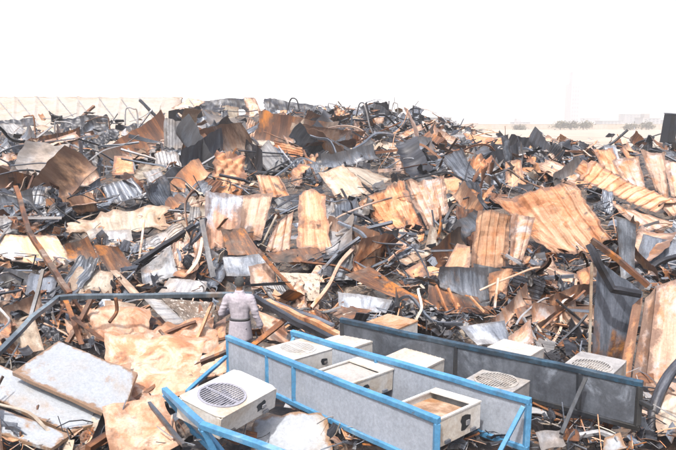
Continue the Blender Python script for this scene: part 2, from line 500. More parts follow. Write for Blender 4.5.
def patch(q, corr=None, crumple=0.05, curl=0.0, fold=0.0, thick=0.006, ragged=0.05, seed=0.0, face=None, maxn=60, freq=1.0, res=0.10, crease=0.7):
    """a sheet between four corners (TL, TR, BR, BL): ribs, dents, folds, ragged edges and real thickness"""
    TL, TR, BR, BL = q
    w = ((TR - TL).length + (BR - BL).length) / 2
    h = ((BL - TL).length + (BR - TR).length) / 2
    nrm = (TR - BL).cross(TL - BR)
    nrm = nrm.normalized() if nrm.length > 1e-6 else Vector((0, -1, 0))
    if face is not None and nrm.dot(face - (TL + TR + BR + BL) / 4) < 0:
        nrm = -nrm
    nu = int(min(maxn, max(8, w / res)))
    nv = int(min(maxn, max(8, h / res)))
    axis, wl, amp, prof = corr if corr else ("v", 1, 0, rib)
    if corr:
        if axis == "v":
            nu = int(min(150, max(10, w / wl * 8)))
        else:
            nv = int(min(150, max(10, h / wl * 8)))
    rnd = random.Random(seed * 131 + 7)
    fa = rnd.uniform(0, 2 * PI)
    fo = rnd.uniform(-0.15, 0.25)
    fa2 = rnd.uniform(0, 2 * PI)
    fo2 = rnd.uniform(0.1, 0.3)
    sv = Vector((seed * 3.7, seed * 1.3, seed * 7.1))
    size = max(w, h)
    top, ed = [], []
    for j in range(nv + 1):
        for i in range(nu + 1):
            s, t = i / nu, j / nv
            es, et = abs(2 * s - 1) ** 6, abs(2 * t - 1) ** 6
            rg = ragged * (noise.noise(Vector((t * h * 2.1, seed, 1.0 if s < .5 else 5.0))) + 0.6 * noise.noise(Vector((t * h * 7.1, seed, 1.0 if s < .5 else 5.0))))
            rt = ragged * (noise.noise(Vector((s * w * 2.1, seed + 3, 2.0 if t < .5 else 8.0))) + 0.6 * noise.noise(Vector((s * w * 7.1, seed, 2.0 if t < .5 else 8.0))))
            s2, t2 = s + rg * es, t + rt * et
            p = TL * (1 - s2) * (1 - t2) + TR * s2 * (1 - t2) + BR * s2 * t2 + BL * (1 - s2) * t2
            d = 0.0
            if corr:
                d += amp * prof((s * w if axis == "v" else t * h) / wl)
            x, y = (s - .5) * w, (t - .5) * h
            n1 = noise.noise(Vector((x, y, 0)) * 0.8 * freq + sv)
            n2 = noise.noise(Vector((x, y, 4)) * 2.0 * freq + sv)
            n3 = abs(noise.noise(Vector((x, y, 9)) * 3.4 * freq + sv))
            d += crumple * (1.3 * n1 + 0.7 * n2 + crease * n3)
            if crease > 1:
                d += crumple * crease * 0.8 * abs(noise.noise(Vector((x * 0.9 + y * 0.5, y * 0.7 - x * 0.3, 2)) * 2.2 * freq + sv))
            if fold:
                l1 = (x / size * math.cos(fa) + y / size * math.sin(fa)) - fo
                l2 = (x / size * math.cos(fa2) + y / size * math.sin(fa2)) - fo2
                d += fold * size * (max(0, l1) - 0.8 * max(0, l2))
            if curl:
                c = (1 - t) if curl > 0 else t
                d += abs(curl) * size * c ** 2.2
            ed.append(min(s, 1 - s) * w if min(s, 1 - s) * w < min(t, 1 - t) * h else min(t, 1 - t) * h)
            top.append((p + nrm * d, ((1 - t) * h, s * w) if corr and axis == "u" else (s * w, (1 - t) * h)))
    mb = MB()
    W = nu + 1
    nT = len(top)
    for p, uv in top:
        mb.v.append(p)
        mb.uv.append(uv)
    for p, uv in top:
        mb.v.append(p - nrm * thick)
        mb.uv.append(uv)
    mb.ed = ed + ed
    for j in range(nv):
        for i in range(nu):
            a = j * W + i
            mb.f.append([a, a + W, a + W + 1, a + 1])
            mb.f.append([nT + a, nT + a + 1, nT + a + W + 1, nT + a + W])
    edge = [i for i in range(nu + 1)] + [j * W + nu for j in range(1, nv + 1)] + [nv * W + i for i in range(nu - 1, -1, -1)] + [j * W for j in range(nv - 1, 0, -1)]
    b = len(mb.v)
    for e in edge:
        p, uv = top[e]
        mb.v += [p, p - nrm * thick]
        mb.uv += [uv, uv]
        mb.ed += [0.0, 0.0]
    ne = len(edge)
    for k in range(ne):
        k2 = (k + 1) % ne
        mb.f.append([b + 2 * k, b + 2 * k2, b + 2 * k2 + 1, b + 2 * k + 1])
    return mb


def recentre(me):
    """origin at the middle of the base; returns the shift"""
    xs = [v.co for v in me.vertices]
    c = Vector((sum(p.x for p in xs) / len(xs), sum(p.y for p in xs) / len(xs), min(p.z for p in xs)))
    me.transform(Matrix.Translation(-c))
    return c


# ------------------------------------------------------------------ traced sheets of the heap
POLY = []      # photograph polygons of traced sheets, where scatter stays out
LAND = []      # landmarks that labels may refer to


def plane_pts(px, tilt, yaw, depth, lift):
    t, y = math.radians(tilt), math.radians(yaw)
    n = Vector((math.sin(y) * math.sin(t), -math.cos(y) * math.sin(t), math.cos(t)))
    TL, TR, BR, BL = px
    bu, bv = (BL[0] + BR[0]) / 2, (BL[1] + BR[1]) / 2
    d = depth if depth else hd(bu, min(bv, 449)) - lift
    a = at(bu, bv, d)
    out = []
    for u, v in px:
        r = ray(u, v)
        k = (a - CAM).dot(n) / r.dot(n)
        p = CAM + r * k
        if p.y < 0.55 * d or p.y > 1.6 * d:
            p = at(u, v, min(max(p.y, 0.75 * d), 1.35 * d) if p.y > 0 else d)
        out.append(p)
    return out, d


seed_n = [0]
SHADE = {"orange": "orange rusted", "pink": "pinkish rust", "rust": "dark rust", "char": "charred black", "steel": "blue-grey", "grey": "ash-grey", "cream": "cream"}


def S(name, label, cat, mat, px, t=50, y=0, d=None, lift=0.3, corr=None, lm=None, group=None, **kw):
    seed_n[0] += 1
    q, dep = plane_pts(px, t, y, d, lift)
    kw.setdefault("seed", seed_n[0] * 1.7)
    kw.setdefault("crumple", 0.035 if corr else 0.06)
    mb = patch(q, corr=corr, face=CAM, **kw)
    me = mb.mesh(name)
    c = recentre(me)
    o = link(name, me, mat, smooth=not corr)
    o.location = c
    tag(o, label, cat, group)
    POLY.append((px, dep))
    if lm:
        LAND.append((sum(p[0] for p in px) / 4, sum(p[1] for p in px) / 4, lm))
    return o


def R(wl=0.32, amp=0.035, axis="v"):
    return (axis, wl, amp * 1.5, rib)


def Wv(wl=0.16, amp=0.03, axis="v"):
    return (axis, wl, amp, wave)


cs = "corrugated_sheet"
ss = "scrap_sheet"
cC, sC = "corrugated sheet", "scrap sheet"
# --- big rusted sheets, right half
S(cs, "widest orange rusted ribbed sheet leaning over the rubble, right of the upright rust pair", cC, "orange",
  [(493, 207), (575, 182), (612, 241), (551, 262)], t=48, y=-12, corr=R(0.24, 0.028), crumple=0.17, fold=0.2, ragged=0.05, freq=0.8, lm="the widest orange sheet")
S(cs, "long narrow orange ribbed sheet sloping down above the widest orange sheet", cC, "orange",
  [(579, 178), (592, 163), (678, 208), (652, 219)], t=45, y=-10, corr=R(0.24, 0.028, "u"), crumple=0.1, ragged=0.05, curl=-0.1, lm="the long narrow orange sheet")
S(cs, "left half of the broad fan-shaped orange corrugated pair below the white sheets", cC, "orange",
  [(358, 205), (403, 181), (425, 233), (379, 228)], t=50, y=12, corr=R(0.2, 0.024), crumple=0.16, curl=0.12, ragged=0.07, lm="the fan-shaped orange pair")
S(cs, "right half of the broad fan-shaped orange corrugated pair, its top edge torn", cC, "pink",
  [(403, 180), (446, 178), (448, 214), (427, 232)], t=54, y=-8, corr=R(0.2, 0.027), crumple=0.18, ragged=0.08, fold=0.15)
S(ss, "folded orange flap standing at the top right end of the fan-shaped pair", sC, "orange",
  [(438, 178), (461, 177), (461, 204), (447, 200)], t=62, y=-25, fold=0.3, crumple=0.06)
S(cs, "upright rust-brown ribbed sheet with orange patches, left of the grey upright one", cC, "orange",
  [(477, 211), (511, 214), (509, 267), (471, 270)], t=74, y=8, corr=R(0.2, 0.027), crumple=0.09, ragged=0.06, lm="the upright rust pair")
S(cs, "upright greyish ribbed sheet with bent right edge beside the rust-brown upright one", cC, "pink",
  [(511, 214), (536, 217), (522, 262), (509, 266)], t=70, y=-20, corr=R(0.2, 0.027), crumple=0.06)
S(cs, "pale pink ribbed sheet standing behind the long narrow orange sheet", cC, "pink",
  [(611, 161), (639, 156), (647, 198), (633, 192)], t=65, y=5, corr=R(0.24, 0.028), lm="the pale pink standing sheets")
S(cs, "tall pink ribbed sheet leaning back beside the photo's right edge", cC, "pink",
  [(640, 149), (664, 155), (669, 199), (655, 190)], t=66, y=12, corr=R(0.24, 0.028))
S(cs, "pinkish ribbed sheet cut off by the photo's right edge", cC, "pink",
  [(664, 160), (690, 165), (690, 204), (671, 196)], t=60, y=-5, corr=R(0.24, 0.028))
S(cs, "orange ribbed end of a sheet poking from under the long narrow orange one", cC, "orange",
  [(574, 172), (583, 160), (598, 168), (592, 184)], t=60, y=20, corr=R(0.3, 0.03))
S(cs, "brown ribbed sheet filling the gap left of the pale pink standing sheets", cC, "orange",
  [(594, 150), (613, 147), (622, 178), (604, 172)], t=60, y=8, corr=R(0.24, 0.028), crumple=0.12, ragged=0.08)
S(cs, "tan ribbed sheet lying under the long narrow orange sheet's right end", cC, "pink",
  [(612, 205), (652, 216), (690, 226), (640, 232)], t=35, y=5, corr=R(0.24, 0.028), crumple=0.12, ragged=0.08)
S(cs, "salmon ribbed sheet leaning at the photo's right edge over the long narrow orange sheet", cC, "pink",
  [(652, 196), (690, 200), (690, 222), (668, 216)], t=50, y=-8, corr=R(0.24, 0.028), crumple=0.1, ragged=0.08)
S(ss, "blue-grey flat sheet lying at the photo's right edge under the dark loops", sC, "steel",
  [(643, 235), (682, 242), (684, 273), (637, 263)], t=35, y=-10, crumple=0.05, lm="the dark loops")
S(ss, "blue-grey sheet bent into a pocket below the long narrow orange sheet", sC, "steel",
  [(617, 218), (637, 226), (634, 274), (621, 284)], t=70, y=-30, fold=0.4)
S(ss, "tall dark blue burnt sheet standing upright behind the sooty panel", sC, "burntblue",
  [(596, 260), (643, 292), (624, 374), (592, 369)], t=78, y=10, d=10.6, crumple=0.05, fold=0.06, ragged=0.03, lm="the tall dark blue sheet")
S(ss, "pale peach board standing upright at the photo's right edge", sC, "pink",
  [(657, 285), (700, 272), (700, 420), (645, 388)], t=76, y=-14, d=9.6, crumple=0.02, ragged=0.015, thick=0.02, lm="the pale peach board")
S(ss, "narrow peach strip leaning between the tall dark sheet and the peach board", sC, "pink",
  [(645, 300), (655, 290), (646, 388), (632, 380)], t=76, y=-8, d=9.9, crumple=0.02, thick=0.02)
S(ss, "narrow orange rusted strip leaning against the tall dark blue sheet", sC, "orange",
  [(633, 305), (643, 298), (630, 380), (619, 376)], t=76, y=-6, d=10.1, crumple=0.02, thick=0.02)
# --- centre shells
S(ss, "curved grey and orange shell arching over the rusty tray", sC, "steel",
  [(436, 272), (484, 273), (493, 307), (440, 287)], t=52, y=10, curl=0.25, crumple=0.04, lm="the curved shell over the tray")
S(ss, "orange lit flap standing just left of the upright rust pair's foot", sC, "orange",
  [(457, 243), (471, 247), (469, 271), (438, 281)], t=60, y=-15, fold=0.2)
S(ss, "rusty buckled shell piece right of the curved shell over the tray", sC, "orange",
  [(487, 275), (510, 270), (506, 299), (491, 302)], t=60, y=20, curl=0.2)
S(ss, "deep rust-red tray with thin rods lying across it", sC, "rust",
  [(428, 284), (478, 296), (491, 313), (430, 311)], t=30, y=0, crumple=0.06, lm="the rusty rod tray")
S(ss, "black burnt flap hanging at the foot of the upright rust pair", sC, "char",
  [(473, 263), (509, 271), (508, 279), (474, 273)], t=60, y=0, lift=0.6)
S(ss, "long dark brown trough lying on its side below the tangled blue-grey strips", sC, "rust",
  [(343, 280), (366, 271), (431, 302), (421, 308)], t=48, y=8, crumple=0.05, curl=0.15, lm="the long dark trough")
S(ss, "grey dented sheet tucked under the long dark brown trough", sC, "steel",
  [(337, 291), (392, 300), (386, 313), (339, 311)], t=45, y=0)
S(ss, "blue-grey smooth sheet bulging at the upper left end of the trough", sC, "steel",
  [(324, 268), (361, 261), (353, 281), (326, 281)], t=40, y=10, crumple=0.09)
S(ss, "bright orange rust chip lying among splinters above the trough", sC, "orange",
  [(405, 271), (424, 262), (428, 275), (415, 281)], t=40)
S(ss, "pale splintered sheet strip lying above the bright orange rust chip", sC, "cream",
  [(398, 262), (428, 246), (432, 252), (406, 268)], t=40, crumple=0.08)
S(ss, "cream triangular shard standing below the fan-shaped orange pair", sC, "cream",
  [(430, 226), (436, 228), (441, 251), (424, 252)], t=65, crumple=0.03)
S(ss, "grey sheet with an orange patch lying behind the long sooty panel", sC, "steel",
  [(459, 328), (503, 322), (512, 345), (476, 346)], t=45, y=0, crumple=0.08, d=11.3)
S(ss, "crumpled tan sheet behind the sooty panel, right of the grey sheet with orange patch", sC, "pink",
  [(508, 337), (530, 320), (534, 344), (507, 352)], t=55, y=-15, crumple=0.14, fold=0.3, d=11.0)
S(ss, "rust-brown crumpled cap above the crumpled tan sheet", sC, "rust",
  [(514, 308), (545, 299), (555, 325), (520, 320)], t=45, y=-10, crumple=0.14, fold=0.3)
S(ss, "dusty mauve-brown sheet arching below the widest orange sheet", sC, "pink",
  [(546, 270), (580, 278), (583, 290), (552, 288)], t=40, curl=0.2)
S(ss, "small orange rusted sheet wedged left of the tall dark blue sheet", sC, "orange",
  [(575, 272), (590, 266), (590, 296), (580, 288)], t=65, y=20)
# --- centre-left, twin corrugated sheets
S(cs, "corrugated sheet, blue-grey above and pink rust below, left of its rusty twin", cC, "twotone",
  [(206, 191), (243, 196), (239, 241), (203, 258)], t=72, y=5, corr=Wv(0.21, 0.035), crumple=0.05, ragged=0.04, lm="the twin corrugated sheets")
S(cs, "rust-pink corrugated sheet joined to the right of the blue-grey one", cC, "pink",
  [(243, 196), (274, 193), (262, 240), (239, 242)], t=70, y=-8, corr=Wv(0.21, 0.035), crumple=0.05, ragged=0.04)
S(ss, "dark brown curled sheet at the foot of the twin corrugated sheets", sC, "rust",
  [(222, 236), (246, 233), (264, 258), (228, 254)], t=40, y=0, curl=0.3, crumple=0.09, lift=0.7)
S(cs, "orange-pink ribbed wedge leaning right of the twin corrugated sheets", cC, "pink",
  [(275, 226), (294, 211), (290, 251), (266, 251)], t=62, y=-10, corr=R(0.25, 0.03))
S(cs, "tall peach corrugated sheet standing alone with a frayed right edge", cC, "orange",
  [(299, 195), (322, 190), (335, 254), (298, 247)], t=64, y=8, corr=Wv(0.25, 0.025), crumple=0.07, ragged=0.13, lm="the tall peach sheet")
S(ss, "dark channel-shaped strip sagging between the twin sheets and the tall peach sheet", sC, "char",
  [(274, 200), (322, 186), (326, 193), (280, 212)], t=45, crumple=0.08, fold=0.3)
S(ss, "rust-edged dark sheet lying at the foot of the tall peach sheet", sC, "rust",
  [(266, 252), (318, 249), (325, 262), (275, 263)], t=35, crumple=0.08, lift=0.6)
S(ss, "speckled cream board with four bare corners behind the man's right shoulder", "board", "speckle",
  [(274, 272), (319, 274), (320, 301), (300, 301)], t=58, y=-10, crumple=0.02, ragged=0.02, thick=0.03, lm="the speckled cream board")
S(ss, "blue-grey bent sheet lying just behind the man's head", sC, "steel",
  [(222, 257), (263, 258), (268, 276), (226, 276)], t=42, y=0, fold=0.25, lm="the bent sheet behind the man's head")
S(ss, "wrinkled tan tarpaulin scrap beside the man's head", sC, "pink",
  [(248, 266), (271, 261), (274, 283), (252, 290)], t=60, y=-20, crumple=0.13)
S(cs, "orange corrugated sheet leaning below the green-grey metal box", cC, "orange",
  [(256, 175), (279, 176), (291, 197), (262, 199)], t=60, y=5, corr=R(0.3, 0.035))
S(cs, "ash-grey corrugated sheet among black beams, second row from the white shed", cC, "steel",
  [(103, 186), (133, 178), (149, 198), (108, 204)], t=55, y=8, corr=Wv(0.3, 0.05), lm="the ash-grey corrugated sheet")
S(cs, "smaller grey ribbed sheet leaning right of the ash-grey corrugated sheet", cC, "grey",
  [(143, 173), (160, 168), (172, 190), (155, 194)], t=55, y=-10, corr=Wv(0.3, 0.05))
S(ss, "white dusty sheet laid flat above the fan-shaped orange pair, left piece", sC, "cream",
  [(318, 173), (343, 166), (371, 192), (338, 201)], t=38, y=5, crumple=0.07, lm="the white dusty sheets")
S(ss, "white dusty sheet with a bent seam overlapping the left white piece", sC, "cream",
  [(343, 166), (367, 168), (392, 182), (372, 192)], t=38, y=-8, crumple=0.07, fold=0.15)
# --- left half
S(ss, "pale orange to grey flat panel reaching in from the photo's left edge", sC, "panelwash",
  [(-25, 233), (56, 237), (79, 269), (-25, 258)], t=28, y=4, crumple=0.03, ragged=0.02, thick=0.03, lm="the pale orange flat panel")
S(ss, "long crumbling cream blanket of insulation draped across the rubble", "insulation", "cream",
  [(66, 224), (166, 204), (168, 229), (70, 237)], t=40, y=0, crumple=0.2, freq=1.7, ragged=0.12, thick=0.05, lm="the crumbling cream blanket")
S(ss, "brown rusted curl lying right of the pale orange flat panel", sC, "rust",
  [(66, 247), (90, 241), (101, 264), (68, 263)], t=50, y=0, curl=0.25, crumple=0.1)
S(ss, "dark rust sheet curling over a black hollow beside the cream rafters", sC, "rust",
  [(98, 250), (121, 252), (134, 268), (112, 279)], t=48, y=-10, curl=0.3, crumple=0.1)
S(ss, "broken cream ceiling board with split edges above the long blue bar", sC, "cream",
  [(79, 268), (113, 271), (112, 293), (66, 293)], t=40, y=0, fold=0.3, crumple=0.06)
S(ss, "lilac-white flap lying above the brown rusted curl", sC, "grey",
  [(105, 231), (131, 229), (132, 240), (104, 244)], t=40, crumple=0.06)
S(ss, "light grey box-lid sheet leaning under the crumbling cream blanket", sC, "grey",
  [(136, 241), (165, 231), (170, 239), (144, 248)], t=50, fold=0.3)
S(ss, "tall bent grey sheet leaning left of the man with an orange corner", sC, "steel",
  [(141, 268), (171, 247), (179, 276), (143, 285)], t=58, y=10, fold=0.25, crumple=0.06, lm="the tall bent grey sheet")
S(ss, "lilac smooth sheet lying behind the long blue bar left of the man", sC, "grey",
  [(169, 278), (207, 281), (206, 294), (157, 295)], t=35, crumple=0.03)
S(ss, "pale brown strip with a rolled blue edge sweeping up to the ash-grey sheet", sC, "pink",
  [(44, 200), (97, 172), (101, 178), (52, 208)], t=45, curl=0.3, crumple=0.06)
S(ss, "blue-grey sheet curling upright at the end of the pale brown strip", sC, "steel",
  [(88, 178), (101, 168), (100, 186), (76, 203)], t=62, y=20, curl=0.3, crumple=0.05)
S(ss, "small orange plate hanging in the beams behind the ash-grey sheet", sC, "orange",
  [(114, 156), (133, 157), (134, 174), (112, 175)], t=60)
S(ss, "beige plate wedged in black beams near the photo's left edge", sC, "pink",
  [(2, 205), (20, 206), (18, 220), (0, 216)], t=55)
S(ss, "white narrow sheet lying by the photo's left edge below the low slab", sC, "cream",
  [(-10, 176), (24, 179), (24, 185), (-10, 186)], t=40)
S(ss, "ribbed fibreglass roof light, pale and translucent looking, lying under the long blue bar", "roof sheet", "grey",
  [(142, 297), (161, 300), (200, 335), (184, 341)], t=38, y=-5, corr=Wv(0.18, 0.015, "u"), crumple=0.03, lift=0.5, lm="the pale roof-light sheet")
S(ss, "matted burnt wire and fibre mat just left of the man's elbow", "fibre mat", "mesh",
  [(163, 300), (213, 303), (208, 332), (186, 325)], t=45, y=0, crumple=0.15, freq=2.0, ragged=0.12, thick=0.04)
S(ss, "narrow white board dropping behind the long blue bar to the roof-light sheet", sC, "cream",
  [(110, 271), (118, 271), (146, 299), (136, 300)], t=45, crumple=0.02, thick=0.02)
S(ss, "ochre sheet spread on the ground left of the man's feet", sC, "ochre",
  [(132, 338), (214, 322), (222, 352), (150, 366)], t=20, crumple=0.1, freq=1.3, crease=2.2, res=0.05, maxn=80, lm="the ochre sheet at the man's feet")
S(ss, "strong orange rusted plate leaning up toward the man's left leg", sC, "orange",
  [(199, 331), (226, 318), (226, 338), (192, 357)], t=35, crumple=0.05)
S(ss, "cream dusty board lying between the orange plate and the blue frame", sC, "ochre",
  [(196, 357), (228, 340), (226, 372), (190, 378)], t=15, crumple=0.1, fold=0.1)
S(ss, "broad ochre crumpled sheet on the ground behind the white enamel panels", sC, "ochre",
  [(104, 346), (206, 344), (196, 398), (112, 414)], t=15, crumple=0.085, freq=1.1, fold=0.25, crease=1.3, res=0.05, maxn=80, lm="the broad ochre crumpled sheet")
S(ss, "cream crumpled sheet lying under crossed rust bars above the enamel panels", sC, "ochre",
  [(84, 312), (150, 312), (152, 345), (100, 350)], t=26, crumple=0.12, fold=0.2, crease=2.0, res=0.05, maxn=70)
S(ss, "dark ochre plate under the roof-light sheet, partly shaded", sC, "rust",
  [(133, 322), (166, 315), (172, 336), (140, 341)], t=25, crumple=0.1)
S(ss, "pale rounded cover standing behind the topmost enamel panel", sC, "cream",
  [(8, 330), (38, 320), (44, 350), (18, 352)], t=55, curl=0.2)
S(ss, "orange and white torn sheet at the frame's front left corner", sC, "ochre",
  [(104, 420), (160, 398), (186, 444), (114, 474)], t=15, crumple=0.08, freq=1.1, fold=0.25, crease=1.3, res=0.05, maxn=80)
S(ss, "white crumpled cloth-like sheet on the ground at the front edge, under the first fan unit", sC, "white",
  [(255, 424), (326, 419), (336, 470), (250, 470)], t=20, crumple=0.12, lift=0.15)
S(ss, "cream and orange board right of the man's hand", sC, "ochre",
  [(254, 308), (284, 321), (292, 345), (266, 338)], t=25, crumple=0.05, lm="the cream board by the man's hand")
S(ss, "lilac-blue plate lying below the speckled cream board", sC, "steel",
  [(297, 310), (326, 312), (319, 326), (290, 317)], t=35)
S(ss, "rust-dark plate lying against the far frame's left end", sC, "rust",
  [(330, 312), (344, 300), (372, 312), (346, 322)], t=35, crumple=0.1)
# three white enamel appliance panels
S("enamel_panel", "topmost white enamel panel of the stack, tilted, with rust along its edges", "panel", "white",
  [(59, 341), (138, 372), (120, 421), (12, 373)], t=14, y=0, crumple=0.02, ragged=0.012, thick=0.05, lift=0.9, lm="the white enamel panels")
S("enamel_panel", "second white enamel panel, half hidden under the topmost tilted one", "panel", "white",
  [(-30, 352), (113, 419), (69, 433), (-30, 388)], t=12, y=0, crumple=0.02, ragged=0.012, thick=0.05, lift=0.5)
S("enamel_panel", "lowest white enamel panel of the stack with a dark front edge", "panel", "white",
  [(-30, 398), (71, 434), (51, 448), (-30, 426)], t=10, y=0, crumple=0.02, ragged=0.012, thick=0.04, lift=0.3)
# --- the back of the heap
S(ss, "dark charred awning drooping along the crest, left of the pink crumpled sheet", sC, "char",
  [(200, 101), (246, 98), (250, 108), (196, 114)], t=45, d=43, crumple=0.12, thick=0.03)
S(ss, "long black scorched awning along the crest, right of the pink crumpled sheet", sC, "char",
  [(262, 98), (320, 106), (316, 114), (266, 109)], t=45, d=43, crumple=0.12, thick=0.03)
S(ss, "pink crumpled sheet standing between the two black awnings on the crest", sC, "pink",
  [(244, 97), (255, 98), (267, 126), (247, 128)], t=70, y=-15, d=41, crumple=0.2, thick=0.02, lm="the pink sheet on the crest")
S(ss, "pale torn sheet hanging left of the pink crumpled sheet on the crest", sC, "cream",
  [(222, 106), (239, 108), (239, 129), (227, 122)], t=70, y=10, d=40.5, crumple=0.2, thick=0.02)
S(ss, "brownish sheet folded over the crest behind the black beam triangle", sC, "pink",
  [(172, 108), (190, 99), (206, 103), (190, 112)], t=50, d=43, crumple=0.15, fold=0.2)
S(ss, "blue-grey bundle of sheet above the cream slab on the crest", sC, "steel",
  [(196, 117), (211, 111), (223, 125), (198, 128)], t=60, d=39.5, crumple=0.3, thick=0.02)
S(ss, "blue-grey crumpled piece right of the pink crumpled sheet on the crest", sC, "steel",
  [(264, 110), (277, 108), (280, 124), (268, 126)], t=65, d=40, crumple=0.3, thick=0.02)
S("fallen_slab", "bright cream slab standing in the wreckage below the crest", "wall slab", "plaster",
  [(196, 128), (264, 129), (268, 142), (196, 144)], t=75, y=0, d=37, crumple=0.04, thick=0.15, ragged=0.03, lm="the bright cream slab")
S("fallen_slab", "pale pointed slab tilted against the end of the bright cream slab", "wall slab", "plaster",
  [(262, 126), (293, 138), (273, 148), (263, 142)], t=60, y=-15, d=36.3, crumple=0.04, thick=0.12, ragged=0.05)
S("fallen_slab", "long low cream roof slab fallen in front of the white shed", "roof slab", "plaster",
  [(-20, 141), (120, 136), (132, 152), (-20, 158)], t=26, y=2, d=34.5, crumple=0.08, thick=0.14, ragged=0.02, lm="the long low cream slab")
S("fallen_slab", "grey-white ledge running on from the long low cream slab", "roof slab", "plaster",
  [(132, 146), (280, 140), (282, 146), (134, 153)], t=30, y=2, d=34, crumple=0.06, thick=0.14, ragged=0.02)
S(ss, "sagging charred roof sheet under the shed's eave at the photo's left edge", sC, "char",
  [(-20, 123), (34, 119), (36, 127), (-20, 128)], t=50, d=43, crumple=0.25, thick=0.03)
S(ss, "grey dusty roof sheet slumped in front of the sagging charred roof sheet", sC, "grey",
  [(-20, 128), (22, 127), (36, 138), (-20, 142)], t=40, d=40.5, crumple=0.25, thick=0.03)
S(ss, "black burnt sheet hanging behind the hoop frames under the shed's eave", sC, "char",
  [(60, 119), (108, 117), (110, 134), (60, 138)], t=55, d=43.5, crumple=0.3, thick=0.03)
S(ss, "blue-grey sheet twisted upward behind the hoop frames", sC, "steel",
  [(76, 139), (93, 122), (95, 128), (80, 147)], t=60, d=39, crumple=0.2, curl=0.3, thick=0.02)
S(ss, "dark burnt sheet beside the shed's right end below the crest", sC, "char",
  [(116, 127), (172, 121), (178, 135), (118, 137)], t=50, d=44, crumple=0.3, thick=0.03)
S(ss, "peach flat roof sheet lying along the crest behind the tangled beams", sC, "pink",
  [(395, 147), (440, 139), (460, 143), (405, 156)], t=25, d=37, crumple=0.1, thick=0.02)
S(ss, "reddish roof sheet on the skyline at the foot of the far city", sC, "orange",
  [(462, 134), (508, 139), (508, 145), (470, 143)], t=25, d=40, crumple=0.1, thick=0.02)
S(ss, "lilac-grey sheet lying between the peach roof sheet and reddish roof sheet", sC, "grey",
  [(430, 131), (466, 135), (468, 142), (440, 140)], t=25, d=41, crumple=0.1, thick=0.02)
S(ss, "cream patch of sheet below the burnt rack on the crest", sC, "cream",
  [(380, 140), (402, 142), (404, 153), (384, 156)], t=40, d=33, crumple=0.15, thick=0.02)
S(ss, "beige shaded sheet below the cream patch and right of black curved strips", sC, "pink",
  [(394, 158), (408, 160), (408, 174), (398, 173)], t=55, crumple=0.1)
S(ss, "blue-grey twisted sheet standing near the dark beam on the right skyline", sC, "steel",
  [(604, 144), (616, 146), (620, 162), (606, 160)], t=60, crumple=0.15)
S(ss, "pale scrap of sheet standing left of the dark wreckage below the far trees", sC, "cream",
  [(506, 150), (514, 148), (520, 160), (508, 164)], t=60, crumple=0.1)
S(ss, "orange rusted hood lying low in the dark wreckage above the widest orange sheet", sC, "orange",
  [(504, 166), (520, 163), (524, 186), (506, 188)], t=50, crumple=0.12, curl=0.2)

S(ss, "cream flap of sheet lying between the sagging charred roof sheet and the hoop frames", sC, "cream",
  [(32, 128), (54, 126), (58, 137), (36, 139)], t=45, d=40, crumple=0.15, thick=0.02)
S(ss, "cream sheet lying under the tall narrow hoop before the shed", sC, "cream",
  [(104, 133), (128, 131), (132, 141), (108, 144)], t=45, d=39, crumple=0.15, thick=0.02)
# more ground boards around the man
for px, lab, mt in (
    ([(150, 372), (186, 362), (196, 384), (160, 400)], "cream torn board lying on the broad ochre crumpled sheet", "cream"),
    ([(172, 322), (196, 336), (186, 350), (166, 340)], "orange plate lying below the pale roof-light sheet", "orange"),
    ([(108, 372), (130, 366), (130, 400), (112, 408)], "orange-brown sheet tucked between the enamel panels and the broad ochre sheet", "ochre"),
    ([(200, 300), (214, 306), (206, 330), (198, 326)], "brown scrap standing beside the man's left elbow", "rust"),
    ([(255, 342), (285, 346), (280, 362), (256, 358)], "pale board lying below the rust plank by the man's right hand", "cream"),
    ([(104, 300), (135, 304), (138, 318), (106, 316)], "cream crumple of sheet hanging just below the long blue bar", "cream"),
    ([(62, 318), (98, 324), (102, 340), (66, 338)], "brown crumpled sheet under the crossed bars behind the enamel panels", "ochre"),
    ([(606, 434), (622, 428), (628, 446), (604, 448)], "small white broken chunk in the clutter below the sooty panel's end", "white"),
    ([(656, 398), (690, 388), (690, 432), (658, 436)], "pale cream sheet behind the thick charred pipe", "cream"),
    ([(536, 432), (560, 428), (566, 446), (540, 450)], "dusty grey plate lying by the second frame's right end", "grey"),
    ([(0, 270), (30, 272), (26, 296), (-4, 296)], "dark rusted sheet standing under the pale orange flat panel", "char"),
    ([(30, 272), (58, 276), (54, 300), (26, 300)], "blue-grey sheet behind the rust-brown beam's foot", "steel"),
):
    S(ss, lab, sC, mt, px, t=22 if px[0][1] > 330 else 40, y=random.uniform(-12, 12), crumple=0.09, fold=0.12, ragged=0.09)

POLY[:] = [p for p in POLY if not (p[1] in (37, 36.3, 34.5, 34))]
# --- metal box in the middle distance
def metal_box():
    q, d = plane_pts([(254, 157), (268, 140), (285, 162), (271, 175)], 62, 20, None, 0.4)
    root = empty("metal_box", (sum(q, Vector()) / 4), label="green-grey empty metal box tipped on edge above the orange corrugated sheet", cat="metal box")
    c = root.location.copy()
    n = (q[1] - q[3]).cross(q[0] - q[2]).normalized()
    if n.dot(CAM - c) < 0:
        n = -n
    mb = patch([p - c for p in q], crumple=0.03, ragged=0.0, thick=0.02, face=CAM - c)
    link("front_panel", mb.mesh("box_front"), "grey", root, True)
    for a, b in ((0, 1), (1, 2), (2, 3), (3, 0)):
        A, B = q[a] - c, q[b] - c
        k = n * -0.7
        mb = patch([A, B, B + k, A + k], crumple=0.02, ragged=0.0, thick=0.02)
        link("side_panel", mb.mesh("box_side"), "steel", root, True)
    POLY.append(([(254, 157), (268, 140), (285, 162), (271, 175)], d))
    LAND.append((268, 157, "the green-grey metal box"))


metal_box()

